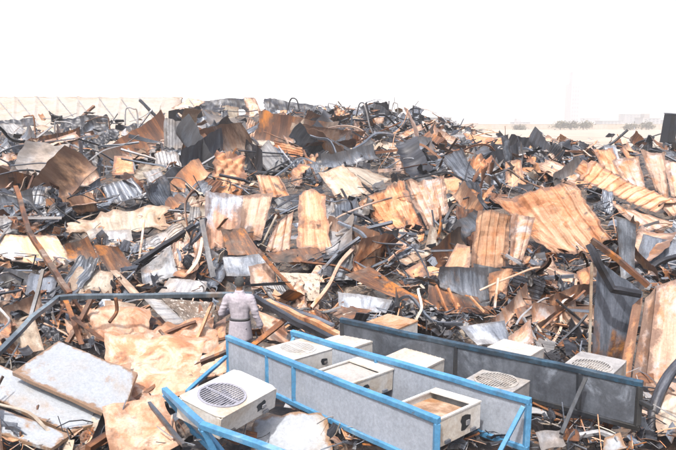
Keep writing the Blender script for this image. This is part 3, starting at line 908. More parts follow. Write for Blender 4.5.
# ------------------------------------------------------------------ traced bars
def Bar(name, label, cat, mat, px, sect="box", w=0.08, mix=0.35, d=None, lift=0.35, curve=False, twist=0.0, dents=0.03, base=None):
    b = max(px, key=lambda p: p[1]) if base is None else px[base]
    d0 = d if d else hd(b[0], min(b[1], 449)) - lift
    pts = []
    for p in px:
        if len(p) > 2:
            y = p[2]
        else:
            y = d0 if mix == 0 else d0 + mix * (min(hd(p[0], p[1]), 1.8 * d0) - lift - d0)
        pts.append(at(p[0], p[1], y))
    pts = smooth_line(pts, 6) if curve else subdiv(pts, 6)
    mb = MB()
    seed_n[0] += 1
    sweep(mb, pts, sect, w * 0.72, twist=twist, dents=dents, seed=seed_n[0] * 2.3)
    me = mb.mesh(name)
    c = recentre(me)
    o = link(name, me, mat, smooth=(sect == "round"))
    o.location = c
    tag(o, label, cat)
    return o


sb, bC = "steel_bar", "steel bar"
Bar(sb, "long blue-grey steel bar lying level at the man's back, bent down at its left end", bC, "bluebar",
    [(-12, 364, 9.3), (30, 320, 10.8), (58, 298, 11.9), (75, 296.5, 12.0), (130, 296.0, 12.1), (252, 294.5, 12.3)], "box", 0.105, dents=0.012)
LAND.append((130, 296, "the long blue bar"))
Bar(sb, "rust-brown beam leaning from the pale flat panel up past the black beams", bC, "rust",
    [(16, 187, 15.6), (29, 232, 14.2), (69, 294, 12.6)], "box", 0.13, dents=0.02)
Bar(sb, "rust bar crossing down under the long blue bar toward the enamel panels", bC, "rust", [(64, 297), (82, 346)], "angle", 0.12, mix=0.3)
Bar(sb, "brown bar crossing behind it, leaning the other way above the enamel panels", bC, "rust", [(92, 300), (68, 342)], "angle", 0.11, mix=0.3)
Bar(sb, "short hooked pipe hanging below the long blue bar", bC, "rust", [(116, 298, 12), (117, 312, 12), (110, 322, 11.8)], "round", 0.09, curve=True)
Bar(sb, "long rust rail running from above the enamel panels to the ochre sheet", bC, "rust", [(73, 318), (104, 342), (135, 360), (168, 366)], "angle", 0.11, mix=0.5, curve=True)
Bar(sb, "rust rail lying across the ochre ground toward the man's left", bC, "rust", [(110, 361), (165, 355), (232, 336)], "angle", 0.09, mix=0.6, curve=True)
Bar(sb, "thin rust bar standing from the roof-light sheet to the man's elbow", bC, "orange", [(192, 350), (212, 303)], "box", 0.07, mix=0.2)
Bar(sb, "thick rust box bar lying from the front edge toward the blue corner frame", bC, "rust", [(88, 448), (163, 401)], "box", 0.1, mix=0.8)
Bar(sb, "dark grey bar lying in front of the blue corner frame", bC, "steel", [(148, 402, 7.6), (184, 445, 6.75)], "box", 0.055, dents=0.01)
Bar(sb, "black-brown beam leaning from the man's right shoulder to the blue frames", bC, "char", [(252, 296, 12.4), (296, 322, 11.2), (338, 342, 10.2)], "box", 0.13)
Bar(sb, "orange rail lying parallel to the black-brown beam right of the man", bC, "orange", [(268, 301, 12.4), (305, 318, 11.4), (345, 338, 10.3)], "channel", 0.12)
Bar(sb, "grey slat lying between the orange rail and the speckled board", bC, "steel", [(266, 300, 12.7), (310, 316, 11.7), (332, 325, 11)], "plank", 0.12)
Bar(sb, "rust plank poking up beside the man's right hand", bC, "rust", [(252, 346, 10.9), (286, 320, 11.6)], "plank", 0.13)
Bar(sb, "rusted edge bar running down the left side of the speckled cream board", bC, "rust", [(257, 251), (272, 268), (302, 302)], "angle", 0.14, mix=0.3)
Bar(sb, "dark double beam leaning over the tall bent grey sheet", bC, "char", [(131, 268), (194, 226)], "channel", 0.16, mix=0.3)
Bar(sb, "thin bent strip standing at the left foot of the twin corrugated sheets", bC, "grey", [(201, 220), (207, 250), (214, 277)], "flat", 0.15, mix=0, curve=True)
Bar(sb, "grey strip arching from the twin sheets' left corner to the rubble", bC, "steel", [(168, 243), (190, 228), (207, 219)], "channel", 0.12, mix=0.3, curve=True)
Bar(sb, "black strip leaning under the arching grey strip by the twin sheets", bC, "char", [(170, 262), (199, 236), (205, 219)], "channel", 0.12, mix=0.2, curve=True)
Bar(sb, "pale strip curving down between the twin sheets and the tall bent grey sheet", bC, "pink", [(182, 279), (196, 262), (203, 238)], "flat", 0.14, mix=0.2, curve=True)
Bar(sb, "pale bare pole leaning against the orange-pink ribbed wedge", bC, "cream", [(263, 244), (277, 215)], "round", 0.08, mix=0)
Bar(sb, "black curved beam sweeping in from the photo's left edge", bC, "char", [(2, 190), (30, 207), (66, 223)], "channel", 0.2, mix=0.3, curve=True)
Bar(sb, "black straight beam crossing below the black curved beam", bC, "char", [(0, 224), (28, 212), (66, 203)], "angle", 0.16, mix=0.2)
Bar(sb, "charred black channel bent like an elbow above the tall dark blue sheet", bC, "char",
    [(589, 244, 10.6), (598, 262, 10.5), (613, 289, 10.4), (641, 294, 10.3)], "channel", 0.14, dents=0.01)
LAND.append((605, 262, "the black elbow channel"))
Bar(sb, "reddish black channel running down from the elbow channel's top", bC, "rust", [(591, 240, 10.6), (618, 259, 10.5), (648, 286, 10.3)], "channel", 0.13, dents=0.01)
Bar(sb, "cream edge strip standing along the left side of the tall dark blue sheet", bC, "cream", [(592, 262, 10.55), (589, 369, 10.45)], "plank", 0.06, dents=0.005)
Bar(sb, "black strip lying level across the blue-grey sheet at the photo's right edge", bC, "char", [(636, 252), (660, 251), (690, 254)], "channel", 0.16, mix=0.2, curve=True)
Bar(sb, "black strip rising toward the photo's right edge from the blue-grey sheet", bC, "char", [(648, 270), (664, 260), (690, 254)], "channel", 0.14, mix=0.2, curve=True)
Bar("bent_pipe", "thick charred pipe bent in a bow at the photo's right edge", "pipe", "char",
    [(692, 350, 8.3), (668, 376, 8.0), (655, 405, 7.7), (651, 440, 7.5)], "round", 0.18, curve=True, dents=0.01)
Bar(sb, "thin blackened rod lying at the foot of the thick charred pipe", bC, "char", [(596, 446, 7.3), (640, 438, 7.4), (690, 430, 7.5)], "round", 0.06, dents=0.01)
Bar(sb, "dark bar leaning on the end of the sooty panel frame", bC, "char", [(655, 400, 8), (668, 436, 7.5)], "box", 0.05, dents=0.01)
Bar(sb, "short black pipe lying under the end of the sooty panel frame", bC, "char", [(545, 410, 7.9), (592, 440, 7.3)], "round", 0.08, dents=0.01)
Bar(sb, "rust rail lying under the sooty panel toward the nearest blue post", bC, "rust", [(536, 394, 8.1), (595, 420, 7.8)], "angle", 0.07, dents=0.01)
Bar(sb, "second rust rail just below, lying under the sooty panel", bC, "rust", [(533, 404, 7.8), (585, 428, 7.5)], "angle", 0.07, dents=0.01)
Bar(sb, "pale bent bar lying in the clutter under the sooty panel's brace", bC, "grey", [(556, 440, 7.2), (600, 432, 7.3), (618, 438, 7.25)], "box", 0.06, dents=0.02)
# tangled strips in the middle
for px, lab, mt in (
    ([(50, 262), (74, 300), (104, 338)], "rust rail slanting under the rust-brown beam to the crossed bars", "rust"),
    ([(8, 300), (34, 284), (62, 264)], "brown rail leaning below the pale orange flat panel", "rust"),
    ([(22, 348), (36, 300), (44, 270)], "dark rail standing near the photo's left edge beside the pale rounded cover", "char"),
    ([(0, 318), (40, 316), (70, 310)], "black strip lying behind the pale rounded cover", "char"),
    ([(140, 352), (158, 336), (196, 322)], "orange-brown bar lying under the roof-light sheet's lower end", "rust"),
    ([(128, 404), (176, 372), (226, 352)], "rust bar lying across the broad ochre sheet to the blue frame", "rust"),
    ([(160, 330), (178, 352), (182, 362)], "short rust strap hanging over the ochre sheet at the man's feet", "rust"),
    ([(96, 338), (124, 352), (128, 364)], "brown strap draped between the enamel panels and the long rust rail", "rust"),
    ([(318, 274), (340, 252), (359, 238)], "grey strip rising from the bulging blue-grey sheet to the left of the arcs", "steel"),
    ([(366, 236), (390, 240), (412, 246)], "grey strip running level above the pale splinters", "steel"),
    ([(366, 270), (390, 258), (412, 247)], "long grey strip leaning across the middle tangle toward the pale splinters", "steel"),
    ([(338, 222), (362, 234), (367, 250), (356, 270)], "blue-grey strip bowed like a hook right of the tall peach sheet", "steel"),
    ([(342, 212), (368, 220), (384, 240), (392, 262)], "dark strip bowed outside the blue-grey hook strip", "char"),
    ([(336, 236), (352, 232), (364, 242), (362, 262)], "small pale arc of strip inside the hook strip", "grey"),
    ([(432, 210), (438, 250)], "dark straight bar standing below the fan-shaped orange pair", "char"),
    ([(432, 211), (462, 221)], "dark bar lying level from the standing bar under the fan-shaped pair", "char"),
    ([(440, 229), (455, 204), (467, 219)], "dark bent bar peaking like a roof beside the upright rust pair", "char"),
    ([(452, 236), (474, 226)], "grey short bar left of the upright rust pair", "steel"),
    ([(438, 238), (470, 252)], "blackened bar sloping toward the orange lit flap", "char"),
    ([(436, 286), (448, 312)], "first thin rod from the tray's left end lying across the rusty tray", "orange"),
    ([(448, 288), (458, 312)], "second thin rod lying across the rusty tray", "orange"),
    ([(470, 296), (484, 312)], "thin rod lying across the tray's right end", "orange"),
    ([(495, 308), (498, 278)], "thin pale rod standing at the right of the curved shell", "pink"),
    ([(560, 344), (588, 314)], "dark bar leaning up to the tall dark blue sheet's foot", "char"),
    ([(524, 318), (538, 346)], "light grey pipe leaning over the crumpled tan sheet", "grey"),
    ([(540, 330), (585, 290)], "rusty bar crossing the dark wreckage left of the tall dark blue sheet", "rust"),
    ([(556, 300), (588, 326)], "blackened bar crossing over the rusty bar left of the tall dark sheet", "char"),
    ([(515, 248), (545, 262)], "thin rod sticking out right of the upright grey ribbed sheet", "char"),
    ([(276, 208), (300, 194), (322, 186)], "black pipe sagging above the orange-pink ribbed wedge", "char"),
    ([(280, 214), (304, 203)], "grey flat strip above the orange-pink ribbed wedge", "steel"),
    ([(300, 262), (340, 268), (362, 280)], "rust-black rail lying above the speckled cream board's corner", "rust"),
    ([(35, 152), (58, 164), (79, 177)], "grey beam slanting down below the long low cream slab", "grey"),
    ([(36, 156), (58, 170), (76, 182)], "black beam slanting just under the grey slanting beam", "char"),
    ([(74, 145), (106, 168)], "light grey pipe slanting down from the hoop frame's foot", "grey"),
    ([(36, 156), (42, 192)], "dark post standing below the long low cream slab", "char"),
    ([(72, 146), (73, 182)], "brown post standing under the end of the slanting grey pipe", "rust"),
    ([(128, 148), (136, 172)], "grey leaning pipe beside the small orange plate", "grey"),
    ([(176, 146), (192, 168)], "light bar slanting under the grey-white ledge", "grey"),
    ([(206, 146), (204, 166)], "dark post under the grey-white ledge", "char"),
    ([(232, 178), (300, 168)], "black beam lying over the orange corrugated sheet below the metal box", "char"),
    ([(303, 150), (318, 182)], "rust bar with an orange end leaning left of the white dusty sheets", "rust"),
    ([(600, 149), (612, 143), (628, 130)], "dark bent beam pointing up on the right skyline", "char"),
    ([(642, 140), (668, 132)], "dark thin beam on the skyline by the black cabinet", "char"),
    ([(583, 142), (588, 152)], "short dark post on the skyline left of the dark bent beam", "char"),
    ([(420, 156), (450, 152), (480, 160)], "dark strip bowed over the wreckage below the peach roof sheet", "char"),
    ([(480, 156), (496, 150), (512, 160), (516, 176)], "black bowed strip left of the orange rusted hood", "char"),
    ([(512, 148), (530, 150), (540, 162)], "grey bowed strip on the skyline below the far wall", "steel"),
):
    dd = hd(px[-1][0], px[-1][1])
    Bar(sb, lab, bC, mt, px, random.choice(("channel", "angle", "flat", "box")), 0.0055 * min(dd, 26) if len(px) > 2 else 0.0042 * min(dd, 26), mix=0.25, curve=len(px) > 2)

# hoops and posts on the skyline
for px, lab, dd, w in (
    ([(36, 151), (34, 119), (31, 116), (24, 117)], "bare post with a short bent top before the shed, nearest the photo's left edge", 37, .11),
    ([(54, 151), (55, 124), (57, 122), (70, 123), (73, 127), (74, 146)], "hoop frame like a bent doorway in front of the shed, left of two", 37, .11),
    ([(110, 147), (109, 121), (106, 117), (96, 118), (85, 122)], "hoop frame reaching far to its left, right of the doorway-like hoop", 37, .11),
    ([(139, 146), (137, 113), (134, 109), (126, 109), (125, 125)], "tall narrow hoop standing before the shed's right half", 38, .11),
    ([(141, 164), (141, 143), (143, 138), (146, 141), (151, 166)], "small narrow hoop standing on the long low cream slab's end", 33, .11),
    ([(287, 114), (290, 101), (293, 98), (297, 101), (300, 114)], "inverted U tube standing in the black awning on the crest", 41, .12),
    ([(311, 128), (310, 113), (328, 113), (328, 130)], "square dark frame standing right of the black awnings", 40, .11),
    ([(328, 113), (328, 103), (345, 107)], "thin bent pole rising above the square dark frame", 40, .08),
    ([(354, 128), (358, 108), (362, 103), (366, 108), (371, 128)], "pale inverted U tube standing on the crest, right of the square frame", 39, .1),
    ([(364, 104), (370, 125), (376, 146), (373, 166)], "long thin strip curving down from the pale inverted U tube", 35, .12),
    ([(388, 130), (389, 101)], "straight thin pole on the crest left of the arched tube", 40, .09),
    ([(391, 128), (393, 105), (396, 103), (398, 107), (396, 128)], "narrow arched tube standing beside the straight thin pole on the crest", 40, .08),
    ([(403, 130), (405, 121), (407, 119), (410, 121), (412, 131)], "small low arch standing left of the burnt rack", 40, .08),
    ([(382, 132), (384, 112)], "short pole on the crest between the U tube and straight pole", 40, .08),
    ([(340, 130), (344, 112), (350, 112), (352, 126)], "low bent hoop right of the square dark frame", 40.5, .08),
    ([(231, 124), (230, 102)], "thin dark post standing on the crest left of the pink crumpled sheet", 41.5, .08),
    ([(269, 128), (270, 98)], "thin dark post standing on the crest right of the pink crumpled sheet", 41.5, .08),
    ([(196, 142), (196, 118)], "grey post at the left end of the bright cream slab", 36.7, .1),
    ([(223, 142), (222, 112)], "rust post in front of the bright cream slab", 36.5, .1),
    ([(505, 146), (505, 126)], "lone thin mast standing on the skyline right of the reddish roof sheet", 42, .05),
):
    Bar("bent_tube", lab, "tube", random.choice(("rust", "char", "grey")), [(p[0], p[1], dd) for p in px], "round", w, curve=len(px) > 3, dents=0.04)
# dark triangle of beams before the shed's right end
Bar(sb, "black beam slanting down across the shed's white roof", bC, "char", [(140, 100, 46), (163, 124, 44)], "box", 0.2)
Bar(sb, "grey beam rising across the shed's roof against the black slanting beam", bC, "grey", [(138, 128, 44), (152, 110, 45)], "box", 0.14)
Bar(sb, "brown forked beam end jutting up before the shed's roof", bC, "rust", [(82, 117, 45), (94, 106, 46)], "box", 0.2)

# burnt rack on the crest, right of the hoops
rk = empty("burnt_rack", at(418, 130, 40), label="blackened ladder-like rack standing on the crest at the edge of the far city", cat="rack")
def rack_bar(a, b, w, nm):
    mb = MB()
    sweep(mb, subdiv([at(*a, 40) - rk.location, at(*b, 40) - rk.location], 3), "box", w, dents=0.03)
    link(nm, mb.mesh(nm), "char", rk)
rack_bar((413, 130), (413, 105), .06, "upright")
rack_bar((421, 130), (419, 109), .06, "upright")
for v in (108, 113, 118, 124):
    rack_bar((412, v), (421, v + 1), .06, "rung")
LAND.append((417, 116, "the burnt rack"))
# black cabinet at right edge
cb = empty("burnt_cabinet", at(667, 143, 37), (0.06, 0.07, 0.35), label="blackened narrow steel cabinet standing on the skyline at the photo's right edge", cat="cabinet")
mb = MB(); mb.quadbox((0, 0, 0.75), 0.52, 0.5, 1.5); link("cabinet_body", mb.mesh("cabinet_body"), "char", cb)
mb = MB(); mb.quadbox((-0.122, -0.265, 0.75), 0.23, 0.02, 1.38); link("door", mb.mesh("cabinet_door"), "black", cb)
mb = MB(); mb.quadbox((0.122, -0.265, 0.75), 0.23, 0.02, 1.38); link("door", mb.mesh("cabinet_door"), "black", cb)
mb = MB(); mb.quadbox((0, 0, 1.53), 0.58, 0.56, 0.05); link("cabinet_top", mb.mesh("cabinet_top"), "steel", cb)

# ------------------------------------------------------------------ blue panel frames
def seg(name, a, b, w, h, mat, parent, R=None):
    """a square bar between two points"""
    mb = MB()
    seed_n[0] += 1
    k = max(2, int((b - a).length / 0.22))
    sweep(mb, subdiv([a, b], k), "box", (w + h) / 2, dents=0.010, seed=seed_n[0] * 0.7)
    me = mb.mesh(name)
    o = link(name, me, mat, parent)
    bv = o.modifiers.new("edge", "BEVEL")
    bv.width = 0.006
    bv.segments = 2
    bv.limit_method = "ANGLE"
    return o


def frame(label, pl, pr, zt, hl, hr, posts, fm, pm, name="panel_frame", braces=(), group=None, dz=0, lean=(0, 0, 0), post_mat=None):
    L, Rr = atz(pl[0], pl[1], CZ + zt), atz(pr[0], pr[1], CZ + zt + dz)
    root = empty(name, (L + Rr) / 2 - Vector((0, 0, (hl + hr) / 2)), label=label, cat="panel frame", group=group)
    o = root.location
    L, Rr = L - o, Rr - o
    dv = Vector((0, 0, 1))
    Lb, Rb = L - dv * hl + Vector(lean), Rr - dv * hr + Vector(lean)
    x = (Rr - L).normalized()
    nrm = Vector((x.y, -x.x, 0)).normalized()
    if nrm.dot(CAM - o) < 0:
        nrm = -nrm
    W = 0.055
    seg("top_rail", L - x * W / 2, Rr + x * W / 2, 0.07, W, fm, root)
    seg("bottom_rail", Lb - x * W / 2, Rb + x * W / 2, 0.065, W, post_mat or fm, root)
    ps = sorted(set([0.0, 1.0] + list(posts)))
    for t in ps:
        a = L.lerp(Rr, t) - dv * W * 0.5
        b = Lb.lerp(Rb, t) + dv * W * 0.5
        seg("post", a, b, W, 0.062, post_mat or fm, root)
    for t0, t1 in zip(ps, ps[1:]):
        if pm is None:
            break
        e = 0.5 * W / (Rr - L).length
        t0 += e; t1 -= e
        qd = [L.lerp(Rr, t0), L.lerp(Rr, t1), Lb.lerp(Rb, t1), Lb.lerp(Rb, t0)]
        qd[0] = qd[0] - dv * W * .5; qd[1] = qd[1] - dv * W * .5
        qd[2] = qd[2] + dv * W * .5; qd[3] = qd[3] + dv * W * .5
        seed_n[0] += 1
        mb = patch([p + nrm * 0.004 for p in qd], crumple=0.011, ragged=0, thick=0.012, seed=seed_n[0] * 1.1, face=CAM - o)
        link("panel", mb.mesh("panel"), pm, root, True)
    for a, b in braces:
        seg("brace", a - o, b - o, 0.045, 0.045, post_mat or fm, root)
    return root


gF = "panel frames lying in rows with the fan units"
zt = -2.88
frame("front blue frame with clean grey panels, its right end beside the nearest fan unit", (228, 338), (437, 420), zt, 0.48, 0.50, (0.24, 0.385), "blue", "galv",
      braces=[(atz(226, 357, CZ + zt - 0.15), atz(187, 392, CZ + zt - 0.25)), (atz(302, 386, CZ + zt - 0.3), atz(286, 397, CZ + zt - 0.42) + Vector((0.0, 0.28, 0)))], group=gF)
frame("second blue frame from the front, with a diagonal brace at its right end", (293, 333), (528, 401), zt, 0.46, 0.52, (0.42,), "blue", "galv",
      braces=[(atz(524, 407, CZ + zt - 0.02), atz(500, 452, CZ + zt - 0.45)), (atz(385, 361, CZ + zt - 0.05), atz(374, 372, CZ + zt - 0.22)),
              (atz(295, 335, CZ + zt - 0.03), atz(288, 349, CZ + zt - 0.2))], group=gF)
fD = frame("soot-blackened farthest frame with dark panels behind the fan units", (342, 320), (640, 383), -2.8, 0.42, 0.5, (0.45, 0.84), "darkblue", "soot", post_mat="black",
      braces=[(atz(586, 378, CZ - 2.83), atz(561, 434, CZ - 3.25)), (atz(637, 400, CZ - 3.0), atz(652, 408, CZ - 3.0))], group=gF)
# corner frame
A0, A1, A2 = atz(165, 391, CZ + zt), atz(201, 424, CZ + zt), atz(330, 470, CZ + zt)
frame("short blue frame at the front edge holding a small grey end panel", (165, 391), (201, 424), zt, 0.5, 0.5, (), "blue", "galv", group=gF, lean=(0.26, 0.12, 0))
frame("open blue frame without panels running off the bottom of the photo", (204, 426), (345, 476), zt, 0.5, 0.5, (), "blue", None, group=gF, lean=(0.15, 0.1, 0))
for px in ([(228, 338), (437, 420), (432, 470), (226, 376)], [(293, 333), (528, 401), (523, 450), (300, 345)], [(342, 320), (640, 383), (640, 430), (345, 345)],
           [(165, 390), (290, 370), (300, 440), (190, 450)]):
    POLY.append((px, 8))
LAND += [(330, 400, "the front blue frame"), (440, 385, "the second blue frame"), (560, 395, "the sooty frame"), (185, 420, "the blue corner frame")]

# ------------------------------------------------------------------ fan units
def roundbox(sx, sy, sz, r, name):
    mb = MB()
    mb.quadbox((0, 0, sz / 2), sx, sy, sz)
    return mb.mesh(name)


def top_with_hole(w, d, r, name, z, thick=0.012, n=40):
    """a flat top plate with a round opening"""
    mb = MB()
    for zz in (z, z - thick):
        for k in range(n):
            a = 2 * PI * k / n
            cx, cy = math.cos(a), math.sin(a)
            mb.v.append(Vector((cx * r, cy * r, zz)))
            s = min((w / 2) / abs(cx) if abs(cx) > 1e-6 else 9, (d / 2) / abs(cy) if abs(cy) > 1e-6 else 9)
            mb.v.append(Vector((cx * s, cy * s, zz)))
    o = 2 * n
    for k in range(n):
        k2 = (k + 1) % n
        mb.f.append([2 * k, 2 * k + 1, 2 * k2 + 1, 2 * k2])
        mb.f.append([o + 2 * k, o + 2 * k2, o + 2 * k2 + 1, o + 2 * k + 1])
        mb.f.append([2 * k, 2 * k2, o + 2 * k2, o + 2 * k])
        mb.f.append([2 * k + 1, o + 2 * k + 1, o + 2 * k2 + 1, 2 * k2 + 1])
    return mb.mesh(name)


def ac_unit(x, y, ztop, yaw, label, style, dims=(0.86, 0.6, 0.32), tilt=(0, 0), hole=None, mat="casing", oldgrille=False):
    """an outdoor fan unit on its back, fan side up; x axis = long side"""
    w, d, h = dims
    root = empty("fan_unit", (x, y, CZ + ztop - h), (tilt[0], tilt[1], yaw), label, "air conditioner", "burnt outdoor fan units between the frames")
    # casing: four walls and a floor as one mesh
    mb = MB()
    t = 0.014
    mb.quadbox((0, -d / 2 + t / 2, h / 2 - 0.006), w, t, h - 0.012)
    mb.quadbox((0, d / 2 - t / 2, h / 2 - 0.006), w, t, h - 0.012)
    mb.quadbox((-w / 2 + t / 2, 0, h / 2 - 0.006), t, d - 2 * t, h - 0.012)
    mb.quadbox((w / 2 - t / 2, 0, h / 2 - 0.006), t, d - 2 * t, h - 0.012)
    mb.quadbox((0, 0, t / 2), w - 2 * t, d - 2 * t, t)
    cm = link("casing", mb.mesh("casing"), mat, root)
    bv = cm.modifiers.new("edge", "BEVEL"); bv.width = 0.018; bv.segments = 3
    rr = min(w, d) * 0.40
    off = -w * 0.12
    if style.startswith("recess"):
        mb = MB()
        W2, D2 = w + 0.012, d + 0.012
        x0, x1, y0, y1 = -W2 / 2 + 0.03, W2 / 2 - (0.2 if style == "recess" else 0.14), -D2 / 2 + 0.035, D2 / 2 - 0.035
        zc = h - 0.004
        mb.quadbox(((-W2 / 2 + x0) / 2, 0, zc), x0 + W2 / 2, D2, 0.016)
        mb.quadbox(((W2 / 2 + x1) / 2, 0, zc), W2 / 2 - x1, D2, 0.016)
        mb.quadbox(((x0 + x1) / 2, (-D2 / 2 + y0) / 2, zc), x1 - x0, y0 + D2 / 2, 0.016)
        mb.quadbox(((x0 + x1) / 2, (D2 / 2 + y1) / 2, zc), x1 - x0, D2 / 2 - y1, 0.016)
        o = link("top_rim", mb.mesh("top_rim"), mat, root)
        seed_n[0] += 1
        z = h - (0.026 if style == "recess" else 0.075)
        mb = patch([Vector((x0 - .01, y1 + .01, z)), Vector((x1 + .01, y1 + .01, z)), Vector((x1 + .01, y0 - .01, z)), Vector((x0 - .01, y0 - .01, z))], crumple=0.012, ragged=0, thick=0.01, seed=seed_n[0] * 1.3, face=Vector((0, 0, 9)))
        link("sunken_top", mb.mesh("sunken_top"), "pan" if style == "recess" else "scorch", root, True)
        rr = 0
    if style.startswith("plain"):
        seed_n[0] += 1
        W2, D2, z = (w + .012) / 2, (d + .012) / 2, h + 0.006
        mb = patch([Vector((-W2, D2, z)), Vector((W2, D2, z)), Vector((W2, -D2, z)), Vector((-W2, -D2, z))], corr=("u", 0.07, 0.005, rib), crumple=0.012, ragged=0, thick=0.022, seed=seed_n[0] * 1.3, face=Vector((0, 0, 9)))
        link("top_plate", mb.mesh("top_plate"), "pan" if style == "plain" else "scorch", root)
    elif not style.startswith("recess"):
        top = top_with_hole(w + 0.012, d + 0.012, rr, "top_plate", h + 0.004, 0.016)
        # shift opening off centre: move inner vertices
        for k, v in enumerate(top.vertices):
            if abs(math.hypot(v.co.x, v.co.y) - rr) < 1e-4:
                v.co.x += off
        o = link("front_plate", top, mat, root)
        bv = o.modifiers.new("edge", "BEVEL"); bv.width = 0.007; bv.segments = 2; bv.limit_method = "ANGLE"
        # recess cylinder
        mb = MB()
        n = 32
        for zz in (h, h - 0.10):
            for k in range(n):
                a = 2 * PI * k / n
                mb.v.append(Vector((off + rr * math.cos(a) * (1 if zz == h else .93), rr * math.sin(a) * (1 if zz == h else .93), zz - 0.003)))
        for k in range(n):
            mb.f.append([k, (k + 1) % n, n + (k + 1) % n, n + k])
        mb.f.append([n + k for k in range(n)])
        link("fan_well", mb.mesh("fan_well"), {"grille": "casinggrey", "pale": "pan"}[style], root, True)
        mb = MB()
        for k in range(15):
            yy = -rr * 0.93 + 2 * rr * 0.93 * k / 14
            L = math.sqrt(max(0.001, rr * rr - yy * yy))
            mb.quadbox((off, yy, h + 0.012), 2 * L + 0.02, 0.010, 0.008)
        mb.quadbox((off, 0, h + 0.008), 0.02, 2 * rr, 0.012)
        n = 36
        b = len(mb.v)
        for k in range(n):
            a = 2 * PI * k / n
            for q, zz in ((rr + .018, h + .003), (rr + .018, h + .017), (rr - .006, h + .017), (rr - .006, h + .003)):
                mb.v.append(Vector((off + q * math.cos(a), q * math.sin(a), zz)))
        for k in range(n):
            for e in range(4):
                mb.f.append([b + 4 * k + e, b + 4 * ((k + 1) % n) + e, b + 4 * ((k + 1) % n) + (e + 1) % 4, b + 4 * k + (e + 1) % 4])
        link("grille", mb.mesh("grille"), "slat" if style == "grille" else mat, root)
        mb = MB()
        for k in range(4):
            a = k * PI / 2 + 0.4
            Rm = Matrix.Rotation(a, 3, "Z") @ Matrix.Rotation(0.5, 3, "X")
            mb.quadbox(Vector((off, 0, h - 0.055)) + Rm @ Vector((rr * .45, 0, 0)), rr * 0.7, rr * 0.45, 0.008, Rm)
        mb.quadbox((off, 0, h - 0.055), 0.1, 0.1, 0.05)
        link("fan", mb.mesh("fan"), "slat" if style == "grille" else "pan", root)
    if hole:
        sx, hw, hh, side = hole
        mb = MB()
        if side == "y":
            rr_ = random.Random(int(x * 1000) + 77)
            n = 11
            for yy_ in (-d / 2 - 0.003, -d / 2 + 0.006):
                for k in range(n):
                    a = 2 * PI * k / n
                    q = (rr_.uniform(.8, 1.25) if yy_ < -d / 2 else 1) / max(abs(math.cos(a)), abs(math.sin(a))) ** .8
                    mb.v.append(Vector((sx + hw * .5 * q * math.cos(a), yy_, h * .5 + hh * .5 * q * math.sin(a))))
            mb.f.append(list(range(n))[::-1]); mb.f.append(list(range(n, 2 * n)))
            for k in range(n):
                mb.f.append([k, (k + 1) % n, n + (k + 1) % n, n + k])
            mb2 = MB(); mb2.quadbox((sx + hw * .2, -d / 2 - 0.007, h * .45), hw * .35, 0.018, hh * .35)
        elif side == "x":
            mb.quadbox((w / 2 + 0.003, sx, h * 0.5), 0.012, hw, hh)
            mb2 = MB(); mb2.quadbox((w / 2 + 0.007, sx + hw * .2, h * .45), 0.018, hw * .35, hh * .35)
        else:
            mb.quadbox((sx, -d / 2 - 0.003, h * 0.5), hw, 0.012, hh)
            mb2 = MB(); mb2.quadbox((sx + hw * .2, -d / 2 - 0.007, h * .45), hw * .35, 0.018, hh * .35)
        vb = link("valve_opening", mb.mesh("valve_opening"), "black", root)
        link("valve", mb2.mesh("valve"), "grey", vb)
    for sx in (-1, 1):
        mb = MB()
        mb.quadbox((sx * w * 0.3, -d / 2 - 0.012, h * 0.12), 0.08, 0.024, 0.03)
        link("foot", mb.mesh("foot"), "steel", root)
    return root


U = ac_unit
U(-1.19, 7.12, -2.88, math.radians(57), "nearest white fan unit with round slatted grille up, between the corner frame and front frame", "grille", (0.90, 0.60, 0.24), hole=(0.2, 0.15, 0.10, "y"), tilt=(0.16, -0.02))
U(0.18, 7.90, -2.94, math.radians(46), "white fan unit with dusty sunken top, middle of the three behind the front frame", "recess", (0.78, 0.56, 0.26), hole=(-0.1, 0.14, 0.11, "y"), tilt=(0.02, 0.03))
U(-0.46, 8.68, -2.92, math.radians(44), "white fan unit lying farthest left behind the front frame", "pale", (0.78, 0.56, 0.28), hole=(0.12, 0.1, 0.08, "y"), tilt=(0.02, 0.02))
U(1.03, 6.92, -2.94, math.radians(46), "fan unit with a brown scorched open top at the front frame's right end", "recess_tan", (0.76, 0.58, 0.29), hole=(0.1, 0.16, 0.14, "y"), tilt=(-0.03, 0.04))
U(0.24, 9.35, -3.02, math.radians(48), "small cream fan unit showing behind the second frame's left end", "plain", (0.74, 0.56, 0.3), tilt=(-0.02, 0.03))
U(1.02, 8.60, -3.02, math.radians(48), "fan unit with grey dusty top, midway behind the second frame", "plain", (0.8, 0.58, 0.3), mat="casing", tilt=(0.03, -0.02))
U(1.92, 7.92, -3.05, math.radians(50), "grey sooty fan unit behind the second frame's right end", "pale", (0.82, 0.6, 0.3), mat="casinggrey")
U(0.74, 10.15, -3.05, math.radians(50), "cream fan unit with an orange stained top behind the sooty frame's left end", "plain_scorch", (0.8, 0.56, 0.3))
U(2.30, 8.95, -3.06, math.radians(52), "pale fan unit showing behind the middle of the sooty frame", "plain", (0.8, 0.58, 0.3), tilt=(0.02, 0.03))
U(3.18, 8.35, -3.03, math.radians(52), "dark grey fan unit behind the sooty frame's right end", "pale", (0.78, 0.58, 0.3), mat="casinggrey")
LAND.append((228, 400, "the nearest fan unit"))

